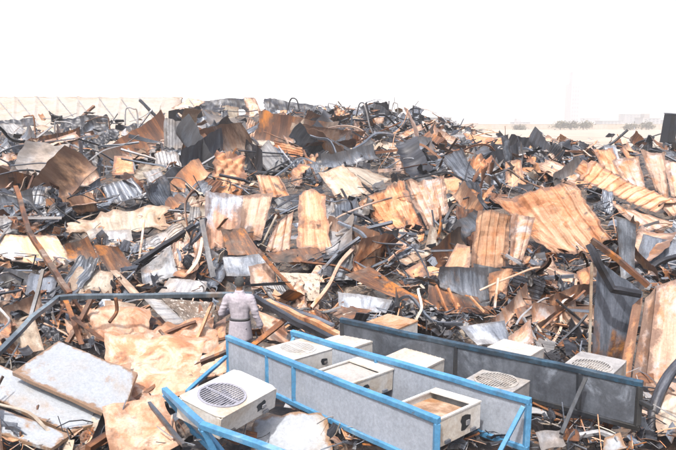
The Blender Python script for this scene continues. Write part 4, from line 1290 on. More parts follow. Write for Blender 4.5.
# ------------------------------------------------------------------ the man
def skin_mesh(name, verts, edges, radii, sub=2, root=0):
    me = bpy.data.meshes.new(name)
    me.from_pydata([tuple(v) for v in verts], edges, [])
    o = bpy.data.objects.new(name + "_tmp", me)
    C.objects.link(o)
    md = o.modifiers.new("skin", "SKIN")
    md.use_smooth_shade = True
    for i, sv in enumerate(me.skin_vertices[0].data):
        r = radii[i]
        sv.radius = r if isinstance(r, tuple) else (r, r)
        sv.use_root = (i == root)
    s = o.modifiers.new("sub", "SUBSURF")
    s.levels = sub
    s.render_levels = sub
    dg = bpy.context.evaluated_depsgraph_get()
    dg.update()
    out = bpy.data.meshes.new_from_object(o.evaluated_get(dg))
    out.name = name
    bpy.data.objects.remove(o)
    return out


class SK:
    def __init__(s):
        s.v, s.e, s.r = [], [], []

    def add(s, p, r, parent=None):
        s.v.append(Vector(p)); s.r.append(r)
        i = len(s.v) - 1
        if parent is not None:
            s.e.append((parent, i))
        return i

    def chain(s, parent, pts):
        for p, r in pts:
            parent = s.add(p, r, parent)
        return parent


def loft(rings, name, n=28, cap=True):
    """rings: (centre, rx, ry, exponent)"""
    mb = MB()
    for c, rx, ry in rings:
        for k in range(n):
            a = 2 * PI * k / n
            ca, sa = math.cos(a), math.sin(a)
            e = 0.8
            mb.v.append(Vector(c) + Vector((rx * math.copysign(abs(ca) ** e, ca), ry * math.copysign(abs(sa) ** e, sa), 0)))
    for i in range(len(rings) - 1):
        for k in range(n):
            k2 = (k + 1) % n
            mb.f.append([i * n + k, i * n + k2, (i + 1) * n + k2, (i + 1) * n + k])
    if cap:
        mb.f.append([k for k in range(n)][::-1])
        mb.f.append([(len(rings) - 1) * n + k for k in range(n)])
    return mb.mesh(name)


def man():
    base = at(240, 320, 11.55)
    fz = base.z - 1.0
    root = empty("person", (base.x, base.y, fz), (0, 0, math.radians(-6)),
                 "person in a pale lilac belted suit standing in the wreckage, seen from behind", "person")
    # body: +Y is the way he faces (away from us); left hand of the picture = his left = -X
    b = SK()
    pel = b.add((0, 0, 0.96), (0.13, 0.10))
    ch = b.chain(pel, [((0, 0, 1.10), (0.125, 0.09)), ((0, 0.0, 1.28), (0.14, 0.10)), ((0, -0.01, 1.40), (0.085, 0.06))])
    nk = b.chain(ch, [((0, 0.0, 1.50), 0.055), ((0, 0.01, 1.56), 0.055), ((0, 0.02, 1.63), (0.075, 0.088)), ((0, 0.02, 1.70), (0.072, 0.085)), ((0, 0.015, 1.745), 0.04)])
    # nose and chin of the turned-away face
    b.chain(len(b.v) - 3, [((0, 0.105, 1.62), 0.017)])
    # legs
    for sx in (-1, 1):
        b.chain(pel, [((sx * 0.095, 0, 0.86), 0.085), ((sx * 0.10, 0.02, 0.50), 0.058), ((sx * 0.105, -0.01, 0.12), 0.038), ((sx * 0.11, 0.03, 0.045), 0.04), ((sx * 0.12, 0.15, 0.035), 0.035)])
    # arms: left bent, hand in front of the belt; right hanging out a little
    def hand(wrist, d, side, curl_dir):
        """palm, four fingers and a thumb"""
        d = Vector(d).normalized()
        s = Vector(side).normalized()
        cdir = Vector(curl_dir).normalized()
        p = b.add(Vector(b.v[wrist]) + d * 0.05, (0.026, 0.02), wrist)
        kn = Vector(b.v[p])
        for k, ln in enumerate((0.068, 0.078, 0.072, 0.055)):
            o = s * (0.027 - 0.018 * k)
            b.chain(p, [(kn + o + d * 0.042, 0.0095), (kn + o * 1.1 + d * (0.042 + ln * .5) + cdir * 0.012, 0.0085), (kn + o * 1.1 + d * (0.042 + ln * .85) + cdir * 0.036, 0.007)])
        b.chain(wrist, [(Vector(b.v[wrist]) + d * 0.028 + s * 0.032, 0.012), (Vector(b.v[wrist]) + d * 0.065 + s * 0.05 + cdir * 0.012, 0.009)])
    sh = b.add((-0.185, -0.01, 1.38), 0.045, ch)
    e = b.chain(sh, [((-0.26, -0.03, 1.24), 0.044), ((-0.315, -0.02, 1.10), 0.038), ((-0.26, 0.12, 1.10), 0.032), ((-0.17, 0.20, 1.12), 0.025)])
    hand(e, (0.8, 0.25, 0.1), (0, 0.2, 1), (0.2, -1, 0))
    sh = b.add((0.185, -0.01, 1.38), 0.045, ch)
    e = b.chain(sh, [((0.24, -0.03, 1.25), 0.045), ((0.285, -0.03, 1.10), 0.038), ((0.335, 0.0, 0.95), 0.032), ((0.365, 0.03, 0.835), 0.025)])
    hand(e, (0.15, 0.12, -1), (-0.3, 1, 0), (-1, 0.1, 0))
    me = skin_mesh("body", b.v, b.e, b.r, 2, pel)
    link("body", me, "skin", root, True)
    # ears
    for sx in (-1, 1):
        mb = MB()
        for zz, w in ((1.605, .008), (1.62, .014), (1.645, .018), (1.665, .014), (1.675, .006)):
            pass
        ear = SK()
        i = ear.add((sx * 0.082, 0.01, 1.61), 0.008)
        ear.chain(i, [((sx * 0.092, 0.0, 1.635), 0.012), ((sx * 0.094, -0.004, 1.66), 0.012)])
        link("ear", skin_mesh("ear", ear.v, ear.e, ear.r, 2, 0), "skin", root, True)
    # hair: cap around the back of the head
    mb = MB()
    n, m = 28, 12
    for j in range(m + 1):
        th = PI * 0.68 * j / m
        for k in range(n):
            a = 2 * PI * k / n
            front = max(0, math.sin(a))
            th2 = th * (1 - 0.42 * front)
            r = 1 + 0.02 * noise.noise(Vector((k * .9, j * .9, 3)))
            mb.v.append(Vector((0.0855 * r * math.sin(th2) * math.cos(a), 0.018 + 0.101 * r * math.sin(th2) * math.sin(a), 1.655 + 0.108 * r * math.cos(th2))))
    for j in range(m):
        for k in range(n):
            k2 = (k + 1) % n
            mb.f.append([j * n + k, (j + 1) * n + k, (j + 1) * n + k2, j * n + k2])
    mb.f.append([m * n + k for k in range(n)])
    link("hair", mb.mesh("hair"), "hair", root, True)
    # jacket: torso and sleeves fused into one cloth surface
    def tube(mb, pts, n=20):
        pts = [(Vector(p), r) for p, r in pts]
        P = smooth_line([p for p, r in pts], 5)
        base = len(mb.v)
        for i, p in enumerate(P):
            f = i / 5
            k = min(int(f), len(pts) - 2)
            r = pts[k][1] + (pts[k + 1][1] - pts[k][1]) * min(1, f - k)
            t = (P[min(i + 1, len(P) - 1)] - P[max(i - 1, 0)]).normalized()
            a = t.cross(Vector((0.1, 1, 0.2))).normalized()
            b_ = t.cross(a)
            for q in range(n):
                an = 2 * PI * q / n
                mb.v.append(p + a * (r * math.cos(an)) + b_ * (r * math.sin(an)))
        for i in range(len(P) - 1):
            for q in range(n):
                q2 = (q + 1) % n
                mb.f.append([base + i * n + q, base + i * n + q2, base + (i + 1) * n + q2, base + (i + 1) * n + q])
        mb.f.append([base + q for q in range(n)][::-1])
        mb.f.append([base + (len(P) - 1) * n + q for q in range(n)])
    mb = MB()
    rings = [((0, 0, 1.00), .165, .118), ((0, 0, 1.06), .162, .116), ((0, 0, 1.14), .172, .120), ((0, 0, 1.24), .186, .126), ((0, -.005, 1.33), .194, .124),
             ((0, -.01, 1.39), .190, .112), ((0, -.012, 1.43), .160, .095), ((0, -.01, 1.465), .105, .08), ((0, -.006, 1.50), .074, .07)]
    n = 36
    for c, rx, ry in rings:
        for k in range(n):
            a = 2 * PI * k / n
            mb.v.append(Vector(c) + Vector((rx * math.copysign(abs(math.cos(a)) ** .85, math.cos(a)), ry * math.copysign(abs(math.sin(a)) ** .85, math.sin(a)), 0)))
    for i in range(len(rings) - 1):
        for k in range(n):
            k2 = (k + 1) % n
            mb.f.append([i * n + k, i * n + k2, (i + 1) * n + k2, (i + 1) * n + k])
    mb.f.append([k for k in range(n)][::-1])
    mb.f.append([(len(rings) - 1) * n + k for k in range(n)])
    tube(mb, [((-.12, -.01, 1.415), .06), ((-.19, -.012, 1.385), .076), ((-.255, -.03, 1.25), .068), ((-.312, -.022, 1.115), .063), ((-.268, .10, 1.10), .056), ((-.20, .18, 1.115), .047)])
    tube(mb, [((.12, -.01, 1.415), .06), ((.19, -.012, 1.385), .076), ((.24, -.03, 1.25), .068), ((.286, -.03, 1.10), .060), ((.332, 0, .96), .054), ((.355, .022, .872), .049)])
    src = mb.mesh("jacket_source")
    ob = bpy.data.objects.new("jacket_tmp", src)
    C.objects.link(ob)
    md = ob.modifiers.new("fuse", "REMESH"); md.mode = "VOXEL"; md.voxel_size = 0.012
    md = ob.modifiers.new("relax", "SMOOTH"); md.factor = 0.6; md.iterations = 6
    dg = bpy.context.evaluated_depsgraph_get()
    dg.update()
    me = bpy.data.meshes.new_from_object(ob.evaluated_get(dg))
    me.name = "jacket"
    bpy.data.objects.remove(ob)
    for v in me.vertices:
        p = v.co.copy()
        k = noise.noise(p * 9) + 0.8 * noise.noise(Vector((p.x * 26, p.y * 26, p.z * 10)))
        fold = noise.noise(Vector((p.x * 8, 0.5, p.z * 30))) * (1 if abs(p.x) > .2 else .3)
        v.co += v.normal * (0.005 * k + 0.010 * fold)
    jk = link("jacket", me, "suit", root, True)
    # collar
    cl = loft([((0, -0.004, 1.475), 0.088, 0.08), ((0, 0.0, 1.50), 0.077, 0.074), ((0, 0.004, 1.53), 0.070, 0.072), ((0, 0.004, 1.528), 0.062, 0.064), ((0, 0.002, 1.49), 0.06, 0.06)], "collar", cap=False)
    link("collar", cl, "suit", jk, True)
    # jacket skirt below the belt
    rings = []
    for k in range(9):
        t = k / 8
        rings.append(((0, -0.005 * t, 1.03 - 0.37 * t), 0.168 + 0.036 * t, 0.120 + 0.042 * t))
    sk = loft(rings, "jacket_skirt", 40, False)
    for v in sk.vertices:
        a = math.atan2(v.co.y, v.co.x)
        t = (1.03 - v.co.z) / 0.37
        v.co.x *= 1 + 0.035 * t * math.sin(a * 7 + 1)
        v.co.y *= 1 + 0.05 * t * math.sin(a * 7 + 1)
    o = link("jacket_skirt", sk, "suit", root, True)
    md = o.modifiers.new("thickness", "SOLIDIFY"); md.thickness = 0.006
    # belt
    bl = loft([((0, 0, 1.005), 0.172, 0.125), ((0, 0, 1.007), 0.177, 0.130), ((0, 0, 1.053), 0.177, 0.130), ((0, 0, 1.055), 0.172, 0.125)], "belt", 36, False)
    link("belt", bl, "belt", root, True)
    # trousers
    t = SK()
    w = t.add((0, 0, 0.93), (0.13, 0.095))
    for sx in (-1, 1):
        t.chain(w, [((sx * 0.095, 0, 0.80), 0.092), ((sx * 0.10, 0.02, 0.50), 0.085), ((sx * 0.105, -0.005, 0.12), 0.078), ((sx * 0.107, 0.0, 0.07), 0.08)])
    link("trousers", skin_mesh("trousers", t.v, t.e, t.r, 2, 0), "suit", root, True)
    for sx in (-1, 1):
        s = SK()
        a = s.add((sx * 0.11, -0.02, 0.05), (0.05, 0.05))
        s.chain(a, [((sx * 0.115, 0.08, 0.045), 0.048), ((sx * 0.125, 0.19, 0.035), 0.036)])
        link("shoe", skin_mesh("shoe", s.v, s.e, s.r, 2, 0), "belt", root, True)
    return root


man()
POLY.append(([(214, 270), (266, 270), (266, 350), (214, 350)], 11.5))
LAND.append((240, 310, "the man"))

# ------------------------------------------------------------------ setting: ground, heap surface, shed, far city
def sheet_grid(x0, x1, y0, y1, nx, ny, zf, name):
    mb = MB()
    for j in range(ny + 1):
        for i in range(nx + 1):
            x = x0 + (x1 - x0) * i / nx
            y = y0 + (y1 - y0) * j / ny
            mb.v.append(Vector((x, y, zf(x, y))))
    for j in range(ny):
        for i in range(nx):
            a = j * (nx + 1) + i
            mb.f.append([a, a + 1, a + nx + 2, a + nx + 1])
    return mb.mesh(name)


o = link("ground", sheet_grid(-3000, 3000, -1500, 3000, 2, 2, lambda x, y: CZ - 5.25, "ground"), "yard")
o["kind"] = "structure"


def rough_heap(x, y):
    e = sstep(34, 44, abs(x)) + sstep(54, 60, y) + (1 - sstep(-4, 0, y))
    z = heap(x, y) - 0.22
    q = Vector((x * 1.6, y * 1.6, 0))
    z += 0.22 * noise.noise(q) + 0.16 * abs(noise.noise(q * 2.1)) + 0.10 * noise.noise(q * 4.3)
    return z - e * 2.5


o = link("rubble_terrain", sheet_grid(-46, 46, -6, 62, 330, 300, rough_heap, "rubble_terrain"), "heap")
o["kind"] = "structure"

# white shed, long roof rising away
def shed():
    a, b = at(-60, 134, 56), at(172, 129, 58)
    c, d = at(182, 97.5, 74), at(-60, 97, 74)
    root = empty("shed", ((a + b) / 2).to_3d() * 1.0, label="long white shed with a pale seamed roof behind the burnt heap", cat="building")
    o = root.location
    q = [d - o, c - o, b - o, a - o]
    mb = patch(q, corr=("v", 1.9, 0.09, lambda f: 1.0 if abs((f % 1) - .5) < 0.06 else 0.0), crumple=0.08, ragged=0.006, thick=0.12, seed=3.3, face=CAM + Vector((0, 0, 60)) - o)
    rf = link("roof", mb.mesh("roof"), "shedroof", root)
    for t in (0.135, 0.21, 0.345, 0.43, 0.52, 0.60, 0.68, 0.77, 0.86, 0.94):
        s0, s1 = random.uniform(0.0, 0.25), random.uniform(0.6, 0.98)
        up = Vector((0, 0, 0.12))
        p0 = q[0].lerp(q[1], t - 0.12 * (1 - s0)).lerp(q[3].lerp(q[2], t - 0.12 * (1 - s0)), s0) + up
        p1 = q[0].lerp(q[1], t - 0.12 * (1 - s1)).lerp(q[3].lerp(q[2], t - 0.12 * (1 - s1)), s1) + up
        mb = MB(); sweep(mb, subdiv([p0, p1], 3), "plank", 0.07, dents=0.05)
        link("roof_seam", mb.mesh("roof_seam"), "grey", rf)
    mb = MB()
    A, B = a - o, b - o
    n = 20
    for i in range(n + 1):
        p = A.lerp(B, i / n) + Vector((0, 0.5, -0.05))
        mb.v += [p, Vector((p.x, p.y, CZ - 5.3 - o.z))]
        if i:
            k = 2 * i
            mb.f.append([k - 2, k - 1, k + 1, k])
    w = link("wall", mb.mesh("wall"), "plaster", root)
    md = w.modifiers.new("thickness", "SOLIDIFY"); md.thickness = 0.2
    mb = MB()
    rb = [q[1], q[2], Vector((q[2].x, q[2].y, CZ - 5.3 - o.z)), Vector((q[1].x, q[1].y, CZ - 5.3 - o.z))]
    mb.v += rb; mb.f.append([0, 1, 2, 3])
    w = link("gable_wall", mb.mesh("gable_wall"), "plaster", root)
    md = w.modifiers.new("thickness", "SOLIDIFY"); md.thickness = 0.2


shed()
LAND.append((80, 108, "the white shed"))

win_me = None


def building(u0, u1, vt, y, label, cols=4, rows=3, depth=14, cat="building", mat="city", name="city_building", step=None):
    global win_me
    x0, x1 = at(u0, 130, y).x, at(u1, 130, y).x
    zt_, zb = at(u0, vt, y).z, CZ - 5.3
    w, h = x1 - x0, zt_ - zb
    root = empty(name, ((x0 + x1) / 2, y + depth / 2, zb), label=label, cat=cat)
    mb = MB(); mb.quadbox((0, 0, h / 2), w, depth, h)
    wl = link("wall", mb.mesh("wall"), mat, root)
    mb = MB(); mb.quadbox((0, 0, h + 0.15), w + 0.5, depth + 0.5, 0.3)
    if step:
        mb.quadbox((-w * 0.15, 0, h + 0.3 + step / 2), w * 0.3, depth * 0.5, step)
    link("roof", mb.mesh("roof"), mat, root)
    sx, sz = w / (cols + 0.6), h / (rows + 0.5)
    mb = MB(); mb.quadbox((0, 0, 0), sx * 0.5, 0.12, sz * 0.5)
    wm = mb.mesh("window")
    wm.materials.append(M["cityglass"])
    for r in range(rows):
        for c in range(cols):
            o = link("window", wm, None, wl)
            o.location = (-w / 2 + sx * (c + 0.8), -depth / 2 - 0.03, sz * (r + 0.7))
    return root


building(569.5, 578.5, 84, 820, "slim high tower fading into the haze above the far city", 3, 9, 22, "tower", step=14)
building(430, 451, 118, 300, "pinkish low building fading into haze right of the burnt rack", 4, 2, 12)
building(452, 476, 125, 420, "long pale low block in haze behind the reddish roof sheet", 5, 1, 14)
building(478, 512, 128, 520, "wide flat pale block in haze behind the lone mast", 6, 1, 14)
building(514, 530, 122, 640, "pale block in haze with a darker roof box, left of the far trees", 4, 2, 16, step=3)
building(532, 552, 126, 380, "low hazy block just left of the far trees", 4, 1, 10)
building(584, 600, 118, 800, "mid-height hazy block right of the slim tower", 4, 3, 16)
building(602, 622, 121, 560, "wide hazy block between the slim tower and the skyline at the right", 5, 2, 16)
building(624, 640, 114, 700, "taller hazy block above the dark bent beam on the skyline", 4, 4, 16)
building(642, 660, 118, 520, "hazy block left of the blackened cabinet", 4, 3, 14, step=3)
building(664, 690, 120, 620, "hazy block behind the blackened cabinet at the photo's edge", 5, 3, 14)
building(536, 566, 121, 900, "faint broad block low in the haze at the slim tower's foot", 6, 3, 18)

# boundary wall beyond the heap
def far_wall():
    a, b = at(425, 134, 330), at(700, 134, 330)
    root = empty("boundary_wall", ((a.x + b.x) / 2, 330, CZ - 5.3), label="long pale boundary wall running beyond the heap below the far city", cat="wall")
    L = b.x - a.x
    mb = MB(); mb.quadbox((0, 0, 1.2), L, 0.3, 2.4)
    link("wall_panel", mb.mesh("wall_panel"), "plaster", root)
    mb = MB(); mb.quadbox((0, 0, 2.46), L + 0.1, 0.45, 0.12)
    link("coping", mb.mesh("coping"), "plaster", root)
    for k in range(10):
        mb = MB(); mb.quadbox((-L / 2 + L * (k + 0.5) / 10, -0.22, 1.2), 0.4, 0.12, 2.38)
        link("pier", mb.mesh("pier"), "plaster", root)


far_wall()


def tree(u, v_top, y, label, seed, wid):
    rnd = random.Random(seed)
    zb = CZ - 5.3
    top = at(u, v_top, y).z
    h = top - zb
    root = empty("dusty_tree", (at(u, 130, y).x, y, zb), label=label, cat="tree", group="dusty trees beyond the heap")
    mb = MB()
    sweep(mb, smooth_line([Vector((0, 0, 0)), Vector((0.1, 0, h * .3)), Vector((-0.1, 0.1, h * .7))], 4), "round", 0.3)
    for k in range(5):
        a = rnd.uniform(0, 2 * PI)
        z0 = h * rnd.uniform(.3, .55)
        sweep(mb, subdiv([Vector((0, 0, z0)), Vector((math.cos(a) * wid * .35, math.sin(a) * wid * .35, z0 + h * .25))], 2), "round", 0.12)
    link("trunk", mb.mesh("trunk"), "bark", root, True)
    mb = MB()
    cl = [Vector((rnd.gauss(0, wid * .25), rnd.gauss(0, wid * .25), h * rnd.uniform(.5, .92))) for _ in range(9)]
    for k in range(700):
        c = cl[k % 9]
        p = c + Vector((rnd.gauss(0, 1), rnd.gauss(0, 1), rnd.gauss(0, .8))) * wid * 0.13
        s = rnd.uniform(0.15, 0.42)
        a, b_ = Vector((rnd.gauss(0, 1), rnd.gauss(0, 1), rnd.gauss(0, 1))).normalized() * s, Vector((rnd.gauss(0, 1), rnd.gauss(0, 1), rnd.gauss(0, 1))).normalized() * s
        i = len(mb.v)
        mb.v += [p - a, p + b_, p + a, p - b_]
        mb.f.append([i, i + 1, i + 2, i + 3])
    link("crown", mb.mesh("crown"), "leaf", root)


tree(560, 123, 315, "brownish dusty tree, leftmost of the clump below the slim tower", 1, 7.3)
tree(571, 123, 312, "small dusty tree between the two larger ones below the tower", 2, 5.7)
tree(583, 123, 316, "dusty tree at the right of the clump below the tower", 3, 6.9)
tree(629, 126, 310, "thin dusty tree above the right skyline beams", 4, 6.1)
tree(646, 124, 313, "dusty tree left of the blackened cabinet on the skyline", 5, 6.1)
tree(520, 127, 318, "low dusty tree behind the wall left of the tree clump", 6, 5.7)

# ------------------------------------------------------------------ scatter of single scrap pieces
def inside(u, v, poly):
    c = False
    n = len(poly)
    for i in range(n):
        (x1, y1), (x2, y2) = poly[i], poly[(i + 1) % n]
        if (y1 > v) != (y2 > v) and u < (x2 - x1) * (v - y1) / (y2 - y1) + x1:
            c = not c
    return c


def covered(u, v, r):
    k = 0
    for px, _ in POLY:
        for du, dv in ((0, 0), (r, 0), (-r, 0), (0, r), (0, -r)):
            if inside(u + du, v + dv, px):
                k += 1
        if inside(u, v, px):
            k += 2
        if k >= 2:
            return True
    return False


protos = {"crumpled": [], "ribbed": [], "curled": [], "bar": [], "bow": []}
for k in range(12):
    w, h = random.uniform(.8, 1.5), random.uniform(.4, .9)
    protos["crumpled"].append(patch([Vector((-w / 2, h / 2, 0)), Vector((w / 2, h / 2 * random.uniform(.5, 1.2), 0)), Vector((w / 2 * random.uniform(.6, 1.2), -h / 2, 0)), Vector((-w / 2, -h / 2 * random.uniform(.4, 1.1), 0))],
                          crumple=random.uniform(.08, .18), fold=random.uniform(.2, .7), ragged=0.14, thick=0.008, seed=100 + k * 3.1, maxn=34, freq=2.0, res=0.035, crease=1.7).mesh("crumpled_sheet"))
    for p_ in protos["crumpled"][-1].polygons:
        p_.use_smooth = True
for k in range(12):
    w, h = random.uniform(.38, .8), random.uniform(1.0, 1.7)
    protos["ribbed"].append(patch([Vector((-w / 2, h / 2, 0)), Vector((w / 2, h / 2 * random.uniform(.8, 1), 0)), Vector((w / 2, -h / 2, 0)), Vector((-w / 2 * random.uniform(.5, 1), -h / 2, 0))],
                        corr=random.choice((("v", 0.085, 0.017, rib), ("v", 0.065, 0.015, wave))), crumple=random.uniform(.05, .13), fold=random.uniform(0, .35), curl=random.choice((-1, 1, 0)) * random.uniform(.1, .35),
                        ragged=0.1, thick=0.008, seed=200 + k * 3.1, maxn=26, res=0.05).mesh("ribbed_sheet"))
for k in range(6):
    w, h = random.uniform(.9, 1.4), random.uniform(.2, .45)
    protos["curled"].append(patch([Vector((-w / 2, h / 2, 0)), Vector((w / 2, h / 2, 0)), Vector((w / 2, -h / 2, 0)), Vector((-w / 2, -h / 2, 0))],
                        crumple=random.uniform(.06, .14), curl=random.choice((-1, 1)) * random.uniform(.2, .5), ragged=0.1, thick=0.008, seed=300 + k * 3.1, maxn=28, freq=1.6, res=0.045).mesh("curled_strip"))
    for p_ in protos["curled"][-1].polygons:
        p_.use_smooth = True
for k in range(10):
    pts = [Vector((-.5, 0, 0)), Vector((random.uniform(-.2, .2), random.uniform(-.03, .03), random.uniform(-.03, .03))), Vector((.5, random.uniform(-.06, .06), random.uniform(-.06, .06)))]
    mb = MB(); sweep(mb, subdiv(pts, 3), ("channel", "angle", "box", "flat", "plank")[k % 5], random.uniform(.022, .046), twist=random.uniform(-.5, .5), dents=0.008, seed=k)
    protos["bar"].append(mb.mesh("straight_bar"))
for k in range(12):
    n = random.randint(4, 6)
    am = random.uniform(0.03, 0.17)
    pts = [Vector((-.5 + i / (n - 1), random.uniform(-.09, .09), am * math.sin(PI * i / (n - 1)) * random.uniform(.3, 1.4))) for i in range(n)]
    sec = ("flat", "channel", "round", "flat", "angle", "flat")[k % 6]
    mb = MB(); sweep(mb, smooth_line(pts, 4), sec, 0.016 if sec == "round" else random.uniform(.02, .05), twist=random.uniform(-1.2, 1.2), dents=0.012, seed=k + 20)
    protos["bow"].append(mb.mesh("bowed_strip"))

KIND = {"crumpled": ("crumpled_sheet", "crumpled", "sheet", "scrap sheet"), "ribbed": ("ribbed_sheet", "ribbed", "sheet", "scrap sheet"),
        "curled": ("curled_strip", "curled", "sheet strip", "scrap strip"), "bar": ("straight_bar", "straight", "bar", "scrap bar"), "bow": ("bowed_strip", "bowed", "strip", "scrap strip")}
GROUP = {"crumpled": "crumpled sheets strewn over the heap", "ribbed": "ribbed sheets strewn over the heap", "curled": "curled sheet strips strewn over the heap",
         "bar": "straight bars strewn over the heap", "bow": "bowed strips strewn over the heap"}
COL = {"orange": "orange", "pink": "pinkish", "rust": "dark rust", "char": "charred black", "steel": "blue-grey", "grey": "ash-grey", "cream": "cream"}


def colour_at(u, v, thin=False):
    w = {"char": 32, "steel": 25, "orange": 11, "rust": 11, "pink": 11, "grey": 11, "cream": 5}
    if v < 190 and u < 330:
        w.update(cream=8, grey=15, pink=12, char=34, rust=6, steel=26)
    if 320 < u < 440 and 130 < v < 270:
        w.update(steel=34, char=36, orange=6)
    if u > 440 and v > 225:
        w.update(rust=26, orange=14, char=38, cream=3, grey=6, steel=18)
    if u > 410 and v < 200:
        w.update(char=38, steel=26, pink=12, rust=12)
    if u < 240 and v > 300:
        w.update(orange=18, cream=10, rust=20, pink=12, char=22)
    if thin:
        w["orange"] *= 0.5; w["cream"] *= 0.4; w["pink"] *= 0.9; w["grey"] *= 1.5; w["steel"] *= 1.2; w["rust"] *= 1.2
    if v > 335 and u > 150:
        w = {"char": 40, "steel": 14, "orange": 4, "rust": 24, "pink": 5, "grey": 12, "cream": 3}
    ks = list(w)
    return random.choices(ks, [w[k] for k in ks])[0]


items = []


def crest_v(u):
    if u < 180:
        return 124
    if u < 390:
        return 112
    if u < 520:
        return 112 + (u - 390) * 0.26
    return 146


def scatter(kind, count, smin, smax, lift):
    made = tries = 0
    while made < count and tries < count * 40:
        tries += 1
        u = random.uniform(-12, 690)
        v = crest_v(u) + (452 - crest_v(u)) * random.random() ** 1.15
        spx = random.uniform(smin, smax) * (0.72 + 0.55 * (v - 110) / 300)
        if u > 425 and v < 172:
            spx *= 0.42 if v < 158 else 0.6
        elif 150 <= v < 195:
            spx *= 0.95
        elif v < 150:
            spx *= 0.5 if (u > 300 and v < 135) or u < 190 else 0.66
        if v > 215 and kind == "curled":
            spx = min(spx, 58)
        if v > 230 and kind in ("crumpled", "ribbed"):
            spx = min(spx, 46)
        if v > 330 and u > 150:
            continue
        if covered(u, v, spx * 0.42):
            continue
        d = hd(u, v)
        p = at(u, v, d)
        s = spx * d / F
        if kind in ("bar", "bow"):
            s *= 1.5
        mat = colour_at(u, v, kind in ("bar", "bow"))
        if mat == "char" and kind in ("ribbed", "curled") and spx > 34 and random.random() < 0.75:
            mat = random.choice(("steel", "pink", "grey", "rust"))
        nm, adj, noun, cat = KIND[kind]
        me = random.choice(protos[kind])
        if not me.materials:
            me.materials.append(M["rust"])
        o = bpy.data.objects.new(nm, me)
        C.objects.link(o)
        o.material_slots[0].link = "OBJECT"
        o.material_slots[0].material = M[mat]
        if kind in ("bar", "bow"):
            yaw = random.uniform(0, 2 * PI)
            pitch = random.gauss(0.12, 0.27)
            o.rotation_euler = (random.uniform(-.5, .5), pitch, yaw)
            o.scale = (s, min(s, 1.6), min(s, 1.6) if kind == "bar" else s)
            p = p + Vector((0, 0, 0.08 + s * lift * random.random()))
        else:
            tilt = math.radians(random.triangular(4, 78, 34))
            yaw = math.radians(random.gauss(0, 45))
            Rm = Matrix.Rotation(yaw, 3, "Z") @ Matrix.Rotation(tilt, 3, "X") @ Matrix.Rotation(random.uniform(0, 2 * PI), 3, "Z")
            o.rotation_euler = Rm.to_euler()
            o.scale = (s, s * random.uniform(.7, 1.2), s)
            p = p + Vector((0, 0, s * lift * math.sin(tilt)))
        o.location = p
        mw = Matrix.LocRotScale(o.location, o.rotation_euler, o.scale)
        vs = me.vertices
        bad = 0
        for k in range(16):
            q = mw @ vs[(k * len(vs)) // 16].co
            uu, vv = project(q)
            if vv < crest_v(uu) - 12:
                bad += 9
            for px, dep in POLY:
                if q.y < dep + 0.4 and inside(uu, vv, px):
                    bad += 1
                    break
        if bad > (6 if kind in ("bar", "bow") else 3):
            bpy.data.objects.remove(o)
            continue
        items.append((o, kind, mat, u, v))
        made += 1


scatter("crumpled", 260, 18, 54, 0.26)
scatter("ribbed", 290, 22, 58, 0.26)
scatter("curled", 250, 26, 84, 0.18)
scatter("bar", 290, 22, 74, 0.22)
scatter("bow", 295, 26, 90, 0.2)

# labels: colour, shape and the nearest landmark; what is still alike is told apart by its order from the left
buckets = {}
for o, kind, mat, u, v in items:
    L = min(LAND, key=lambda l: math.hypot(l[0] - u, 1.3 * (l[1] - v)))
    du, dv = u - L[0], v - L[1]
    if abs(du) > abs(dv) * 1.2:
        rel = "left of" if du < 0 else "right of"
    else:
        rel = "behind" if dv < 0 else "in front of"
    buckets.setdefault((kind, mat, rel, L[2]), []).append((u, o))
ORD = ["leftmost", "second from left", "third from left", "fourth from left", "fifth from left", "sixth from left", "seventh from left", "eighth from left", "ninth from left", "tenth from left",
       "eleventh from left", "twelfth from left", "thirteenth from left", "fourteenth from left", "fifteenth from left"]
for (kind, mat, rel, lm), lst in buckets.items():
    nm, adj, noun, cat = KIND[kind]
    lst.sort(key=lambda t: t[0])
    for i, (u, o) in enumerate(lst):
        lab = f"{COL[mat]} {adj} {noun} {rel} {lm}"
        if len(lst) > 1:
            lab += f", {ORD[min(i, len(ORD) - 1)]}" if i < len(lst) - 1 or len(lst) > 15 else ", rightmost"
        tag(o, lab, cat, GROUP[kind])

